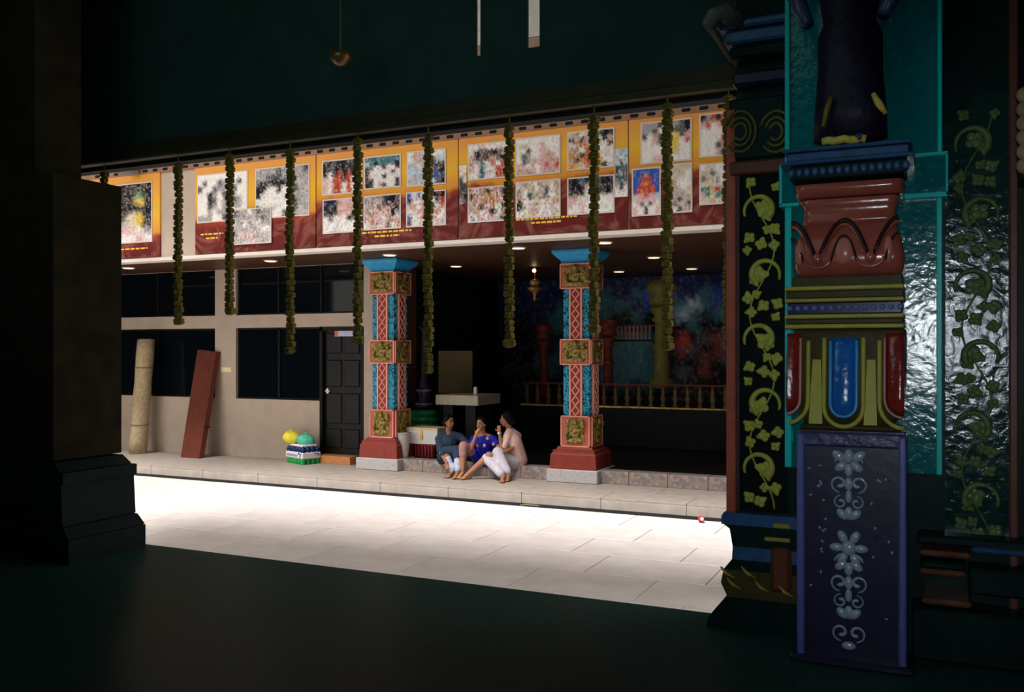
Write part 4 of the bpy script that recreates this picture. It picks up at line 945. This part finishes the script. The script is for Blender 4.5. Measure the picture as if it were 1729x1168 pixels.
# ------------------------------------------------------------------ people
def skin_of(bm, name, m, parent, vox=.011, smooth=4):
    me = bpy.data.meshes.new(name+'_raw'); bm.to_mesh(me); bm.free()
    o = bpy.data.objects.new(name+'_raw', me); C.objects.link(o)
    md = o.modifiers.new('r', 'REMESH'); md.mode = 'VOXEL'; md.voxel_size = vox
    ms = o.modifiers.new('s', 'SMOOTH'); ms.factor = .5; ms.iterations = smooth
    dg = bpy.context.evaluated_depsgraph_get(); dg.update()
    out = bpy.data.meshes.new_from_object(o.evaluated_get(dg)); out.name = name
    bpy.data.objects.remove(o); bpy.data.meshes.remove(me)
    out.materials.clear(); out.materials.append(m); out.shade_smooth()
    return obj(name, out, m, parent)
def chain(bm, pts, rads):
    for i in range(len(pts)-1): cone(bm, pts[i], pts[i+1], rads[i], rads[i+1])
def hand(bm, wrist, palm, fdir, side, curl=.5):
    """palm blob plus five bent fingers; fdir = pointing direction, side = across the palm"""
    fdir = Vector(fdir).normalized(); side = Vector(side); side = (side-fdir*side.dot(fdir)).normalized(); nrm = fdir.cross(side)
    p = Vector(wrist); q = p+fdir*.085
    for s in (-.024, -.008, .008, .024): cone(bm, p+side*s*.6, q+side*s, .014, .0115, 8)
    for k, (s, L) in enumerate(((-.027, .058), (-.009, .072), (.009, .068), (.027, .05))):
        a = q+side*s; b = a+(fdir*math.cos(curl)+nrm*math.sin(curl))*L*.5; c = b+(fdir*math.cos(curl*2.2)+nrm*math.sin(curl*2.2))*L*.5
        cone(bm, a, b, .0095, .009, 8); cone(bm, b, c, .009, .0075, 8)
    a = p+fdir*.02-side*.025; b = a+(fdir*.5-side*.8+nrm*.3).normalized()*.04; c = b+(fdir*.9-side*.15+nrm*.4).normalized()*.032
    cone(bm, a, b, .013, .0105, 8); cone(bm, b, c, .0105, .008, 8)
def foot(bm, ankle, d, side):
    d = Vector(d); d.z = 0; d.normalize(); side = Vector((-d.y, d.x, 0))*side; a = Vector(ankle)
    h = a-d*.035; h.z = ZP+.028; m_ = a+d*.08; m_.z = ZP+.03; tt = a+d*.14; tt.z = ZP+.018
    cone(bm, a, h, .038, .028); cone(bm, a, m_, .036, .032); cone(bm, h, m_, .026, .03)
    for k in range(5): s = (k-2)*.017; cone(bm, m_+side*s*.9-Vector((0, 0, .01)), tt+side*s+d*(.014*(1.2-.5*k)), .015, .012-.0008*k, 8)
def head(bm, c, f):
    """head centre c, facing f"""
    c = Vector(c); f = Vector(f).normalized(); r = f.cross(Vector((0, 0, 1))).normalized(); u = r.cross(f)
    R = Matrix((r, f, u)).transposed().to_4x4()
    ball(bm, c+u*.02, .085, (.88, 1.04, 1.08), 18, 12, R); ball(bm, c-u*.045+f*.02, .066, (.82, .98, .95), 16, 10, R)
    ball(bm, c-u*.092+f*.048, .024, (1.1, .8, .8), 10, 8, R)
    cone(bm, c+f*.082+u*.012, c+f*.105-u*.022, .008, .013, 8)
    for s in (-1, 1): ball(bm, c+r*s*.077-u*.005, .02, (.4, .9, 1.3), 8, 6, R); ball(bm, c+r*s*.035+f*.072-u*.025, .022, (1, .6, .9), 8, 6, R)
    ball(bm, c+f*.088-u*.048, .014, (1.7, .7, .45), 10, 6, R); ball(bm, c+f*.085-u*.06, .014, (1.4, .7, .5), 10, 6, R)
    return c, f, r, u
def eyes(parent, c, f, r, u):
    mw = mat('eye_white', (.4, .34, .3), .3, 0); mi = mat('dark_iris', (.01, .008, .006), .2, 0)
    for s in (-1, 1):
        R = Matrix((r, f, u)).transposed().to_4x4()
        e = obj('eye', ball(B(), c+r*s*.031+f*.079+u*.012, .0115, (1.2, .6, .7), 10, 8, R), mw, parent, True)
        obj('iris', ball(B(), c+r*s*.031+f*.0855+u*.012, .0062, (1, .6, 1), 8, 6, R), mi, e, True)
        p = B(); tube(p, [c+r*s*.014+f*.093+u*.028, c+r*s*.032+f*.094+u*.034, c+r*s*.052+f*.083+u*.028], .0045, 5); obj('eyebrow', p, M_hair, parent)
    p = B(); ball(p, c+f*.0985-u*.053, .011, (1.9, .4, .55), 10, 6, Matrix((r, f, u)).transposed().to_4x4()); obj('lips', p, mat('brown_lips', (.25, .07, .06), .4), parent, True)
M_hair = mat('black_hair', (.005, .004, .004), .6, .3, 60, .3, 120, spec=.1, bd=.003)
M_skin = mat('brown_skin', (.33, .15, .08), .55, .08, 20); M_skin2 = mat('warm_tan_skin', (.42, .21, .11), .55, .08, 20)
def hairdo(t, c, f, r, u, back=.05, bun=False, length=0.0):
    p = B(); R = Matrix((r, f, u)).transposed().to_4x4()
    ball(p, c+u*.042-f*.022, .096, (.93, 1.0, 1.0), 18, 12, R); ball(p, c-f*.055-u*.01, .078, (1, .8, 1.1), 14, 10, R)
    for s in (-1, 1): cone(p, c+r*s*.06+u*.07+f*.035, c+r*s*.083-u*.01-f*.012, .022, .014)
    if bun: ball(p, c-f*.12-u*.03, .045, (1, .8, 1), 12, 8, R)
    if length: cone(p, c-f*.07-u*.04, c-f*.085-u*length, .06, .035)
    return skin_of(p, 'hair', M_hair, t, .01, 3)

# W1: blue grey kurta, looking towards the right of the picture
t = thing('person', 'person in blue grey kurta sitting leftmost on the step, one hand on an ankle', 'person', (X(758, 13.2), 13.1, ZP))
hc = Q(758, 712, 13.2); fdir = Vector((.93, -.36, -.05)); b = B(); hd = head(b, hc, fdir)
neck = Q(757, 731, 13.24); shL = Q(741, 741, 13.14); shR = Q(778, 738, 13.28); chest = Q(759, 748, 13.2); pel = Q(757, 776, 13.36)
cone(b, hc-Vector((0, -.02, .05)), neck, .05, .052)
chain(b, [neck, chest, pel], [.07, .115, .13]); cone(b, neck, shL, .05, .055); cone(b, neck, shR, .05, .055)
elb = Q(744, 762, 12.98); wri = Q(754, 781, 12.78); chain(b, [shL, elb, wri], [.05, .04, .027]); hand(b, wri, 0, (.35, -.35, -.8), (.8, .4, .1), .5)
elr = Q(790, 750, 13.15); wrr = Q(794, 762, 12.98); chain(b, [shR, elr, wrr], [.05, .038, .026]); hand(b, wrr, 0, (-.4, -.4, -.5), (.3, .7, 0), .6)
k1 = Q(753, 762, 12.92); k2 = Q(772, 760, 12.98); a1 = Vector((Q(763, 795, 12.8).x, 12.8, ZP+.085)); a2 = Vector((Q(771, 797, 12.72).x, 12.76, ZP+.085))
hp1 = pel+Vector((-.09, -.02, -.02)); hp2 = pel+Vector((.09, -.02, -.02))
chain(b, [hp1, k1, a1], [.085, .062, .037]); chain(b, [hp2, k2, a2], [.085, .062, .037]); foot(b, a1, (-.25, -.95, 0), 1); foot(b, a2, (-.1, -1, 0), -1)
skin_of(b, 'body', M_skin, t, .009, 3)
b = B(); chain(b, [neck-Vector((0, -.02, .01)), chest, pel], [.075, .145, .165]); cone(b, neck.lerp(shL, .22)+Vector((0, 0, .004)), shL, .066, .07); cone(b, neck.lerp(shR, .22)+Vector((0, 0, .004)), shR, .066, .07)
cone(b, shL, shL.lerp(elb, .95), .066, .064); cone(b, shR, shR.lerp(elr, .95), .066, .06)
chain(b, [hp1, k1], [.115, .085]); chain(b, [hp2, k2], [.115, .085]); cone(b, k1, Q(745, 772, 12.93), .075, .05); cone(b, hp1, Q(744, 768, 13.08), .1, .07); cone(b, k1, k2, .09, .085); cone(b, k2, k2.lerp(a2, .35), .085, .07)
skin_of(b, 'kurta', mat('blue_grey_cotton', (.028, .048, .085), .9, .4, 40, .3, 60), t, .014, 5)
b = B(); cone(b, k1.lerp(a1, .35), a1+Vector((0, 0, .03)), .06, .055); cone(b, k2.lerp(a2, .4), a2+Vector((0, 0, .05)), .06, .052); cone(b, k1.lerp(a1, .7), k2.lerp(a2, .75), .055, .05)
skin_of(b, 'trousers', mat('white_blue_cotton', (.42, .46, .58), .8, .25, 18), t, .012, 4)
hairdo(t, *hd, bun=True); eyes(t, *hd)

# W2: royal blue dress
t = thing('person', 'person in royal blue dress sitting in the middle, hand raised to the mouth', 'person', (X(813, 13.2), 13.1, ZP))
hc = Q(813, 716, 13.2); fdir = Vector((-.15, -.98, -.05)); b = B(); hd = head(b, hc, fdir)
neck = Q(815, 733, 13.26); shL = Q(799, 741, 13.24); shR = Q(833, 740, 13.28); chest = Q(818, 748, 13.24); pel = Q(822, 774, 13.38)
cone(b, hc-Vector((0, -.03, .05)), neck, .048, .05)
chain(b, [neck, chest, pel], [.065, .11, .125]); cone(b, neck, shL, .045, .05); cone(b, neck, shR, .045, .05)
elb = Q(796, 757, 12.98); wri = Q(804, 733, 12.97); chain(b, [shL, elb, wri], [.045, .038, .026]); hand(b, wri, 0, (.25, .35, .85), (.9, -.2, 0), .7)
elr = Q(843, 757, 13.15); wrr = Q(832, 765, 12.95); chain(b, [shR, elr, wrr], [.045, .036, .025]); hand(b, wrr, 0, (-.7, -.4, -.3), (0, .6, .6), .5)
k1 = Q(782, 752, 12.86); k2 = Q(826, 769, 12.86); a1 = Vector((Q(781, 795, 12.8).x, 12.8, ZP+.08)); a2 = Vector((Q(790, 796, 12.72).x, 12.74, ZP+.09))
hp1 = pel+Vector((-.09, -.02, -.02)); hp2 = pel+Vector((.09, -.02, -.02))
chain(b, [hp1, k1, k1.lerp(a1, .35), a1], [.085, .06, .058, .036]); chain(b, [hp2, k2, k2.lerp(a2, .35), a2], [.085, .062, .056, .036]); foot(b, a1, (-.15, -.95, 0), 1); foot(b, a2, (-.55, -.8, 0), -1)
skin_of(b, 'body', M_skin2, t, .009, 3)
b = B(); chain(b, [neck-Vector((0, 0, .07)), chest, pel], [.07, .14, .16]); cone(b, neck-Vector((0, 0, .07)), shL, .05, .065); cone(b, neck-Vector((0, 0, .07)), shR, .05, .065)
cone(b, shL, shL.lerp(elb, .45), .062, .06); cone(b, shR, shR.lerp(elr, .6), .062, .062)
chain(b, [hp1, hp1.lerp(k1, .55)], [.11, .09]); chain(b, [hp2, hp2.lerp(k2, .75)], [.115, .09]); cone(b, hp1+Vector((0, -.1, 0)), hp2+Vector((0, -.12, -.02)), .09, .09)
dr = skin_of(b, 'dress', mat('royal_blue_silk', (.015, .02, .42), .5, .35, 14), t, .014, 5)
for (px, py, y) in ((823, 740, 13.07), (806, 752, 13.06), (818, 752, 13.05), (833, 750, 13.1)):
    obj('embroidered_flower', ball(B(), Q(px, py, y), .03, (1, .5, 1), 8, 6), mat('dusty_pink_thread', (.5, .25, .35), .7), dr, True)
b = B(); chain(b, [hp1.lerp(k1, .5), k1, k1.lerp(a1, .35)], [.09, .073, .066]); skin_of(b, 'shawl_end', mat('pale_mauve_cotton', (.4, .2, .2), .8), t, .013, 4)
hairdo(t, *hd, length=.16); eyes(t, *hd)

# W3: pale pink tunic and white trousers, profile to the left
t = thing('person', 'person in pale pink tunic and white trousers sitting at right with a wristwatch', 'person', (X(862, 13.2), 13.1, ZP))
hc = Q(855, 708, 13.2); fdir = Vector((-.95, -.3, -.02)); b = B(); hd = head(b, hc, fdir)
neck = Q(861, 727, 13.24); shL = Q(856, 738, 13.1); shR = Q(874, 736, 13.34); chest = Q(866, 746, 13.24); pel = Q(873, 776, 13.34)
cone(b, hc-Vector((-.02, 0, .05)), neck, .048, .05)
chain(b, [neck, chest, pel], [.065, .115, .13]); cone(b, neck, shL, .05, .052); cone(b, neck, shR, .05, .052)
elb = Q(848, 758, 12.98); wri = Q(843, 729, 12.98); chain(b, [shL, elb, wri], [.048, .038, .026]); hand(b, wri, 0, (-.2, .25, .9), (.9, .2, .1), .8)
elr = Q(864, 758, 13.1); wrr = Q(850, 764, 12.93); chain(b, [shR, elr, wrr], [.048, .036, .025]); hand(b, wrr, 0, (-.8, -.1, -.3), (0, 1, 0), .4)
k1 = Q(840, 763, 12.93); k2 = Q(822, 774, 12.86); a1 = Vector((Q(857, 798, 12.8).x, 12.84, ZP+.09)); a2 = Vector((Q(850, 800, 12.72).x, 12.72, ZP+.085))
hp1 = pel+Vector((.0, -.12, -.03)); hp2 = pel+Vector((.0, .08, -.03))
chain(b, [hp1, k1, a1], [.09, .062, .037]); chain(b, [pel, k2, a2], [.09, .062, .037]); foot(b, a1, (.1, -.95, 0), 1); foot(b, a2, (.2, -.95, 0), -1)
skin_of(b, 'body', M_skin, t, .009, 3)
b = B(); chain(b, [neck-Vector((0, -.02, .01)), chest, pel], [.075, .15, .175]); cone(b, neck.lerp(shL, .22)+Vector((0, 0, .004)), shL, .066, .07); cone(b, neck.lerp(shR, .22)+Vector((0, 0, .004)), shR, .066, .07)
cone(b, shL, shL.lerp(elb, .75), .066, .062); cone(b, shR, shR.lerp(elr, .75), .066, .06); cone(b, pel, pel+Vector((.03, -.02, -.06)), .175, .13)
skin_of(b, 'tunic', mat('pale_pink_print', (.78, .52, .47), .85, .25, 45), t, .014, 5)
b = B(); chain(b, [hp1, k1, k1.lerp(a1, .85)], [.115, .085, .075]); chain(b, [pel, k2, k2.lerp(a2, .85)], [.115, .085, .07]); cone(b, k1.lerp(a1, .4), k2.lerp(a2, .5), .07, .07)
skin_of(b, 'trousers', mat('white_cotton', (.58, .55, .62), .85, .1, 14), t, .014, 5)
hairdo(t, *hd, bun=True); eyes(t, *hd)
d_ = (wri-elb).normalized(); wc = wri-d_*.02
p = B(); tube(p, [wc-d_*.008, wc+d_*.008], .034, 14); wt = obj('watch_strap', p, mat('silver_strap', (.7, .7, .7), .25, 0, metal=.6), t, True)
obj('watch_face', ball(B(), wc+Vector((0, -.033, 0)), .018, (1, .35, 1), 12, 8), mat('watch_face_white', (.9, .9, .95), .15, 0), wt, True)
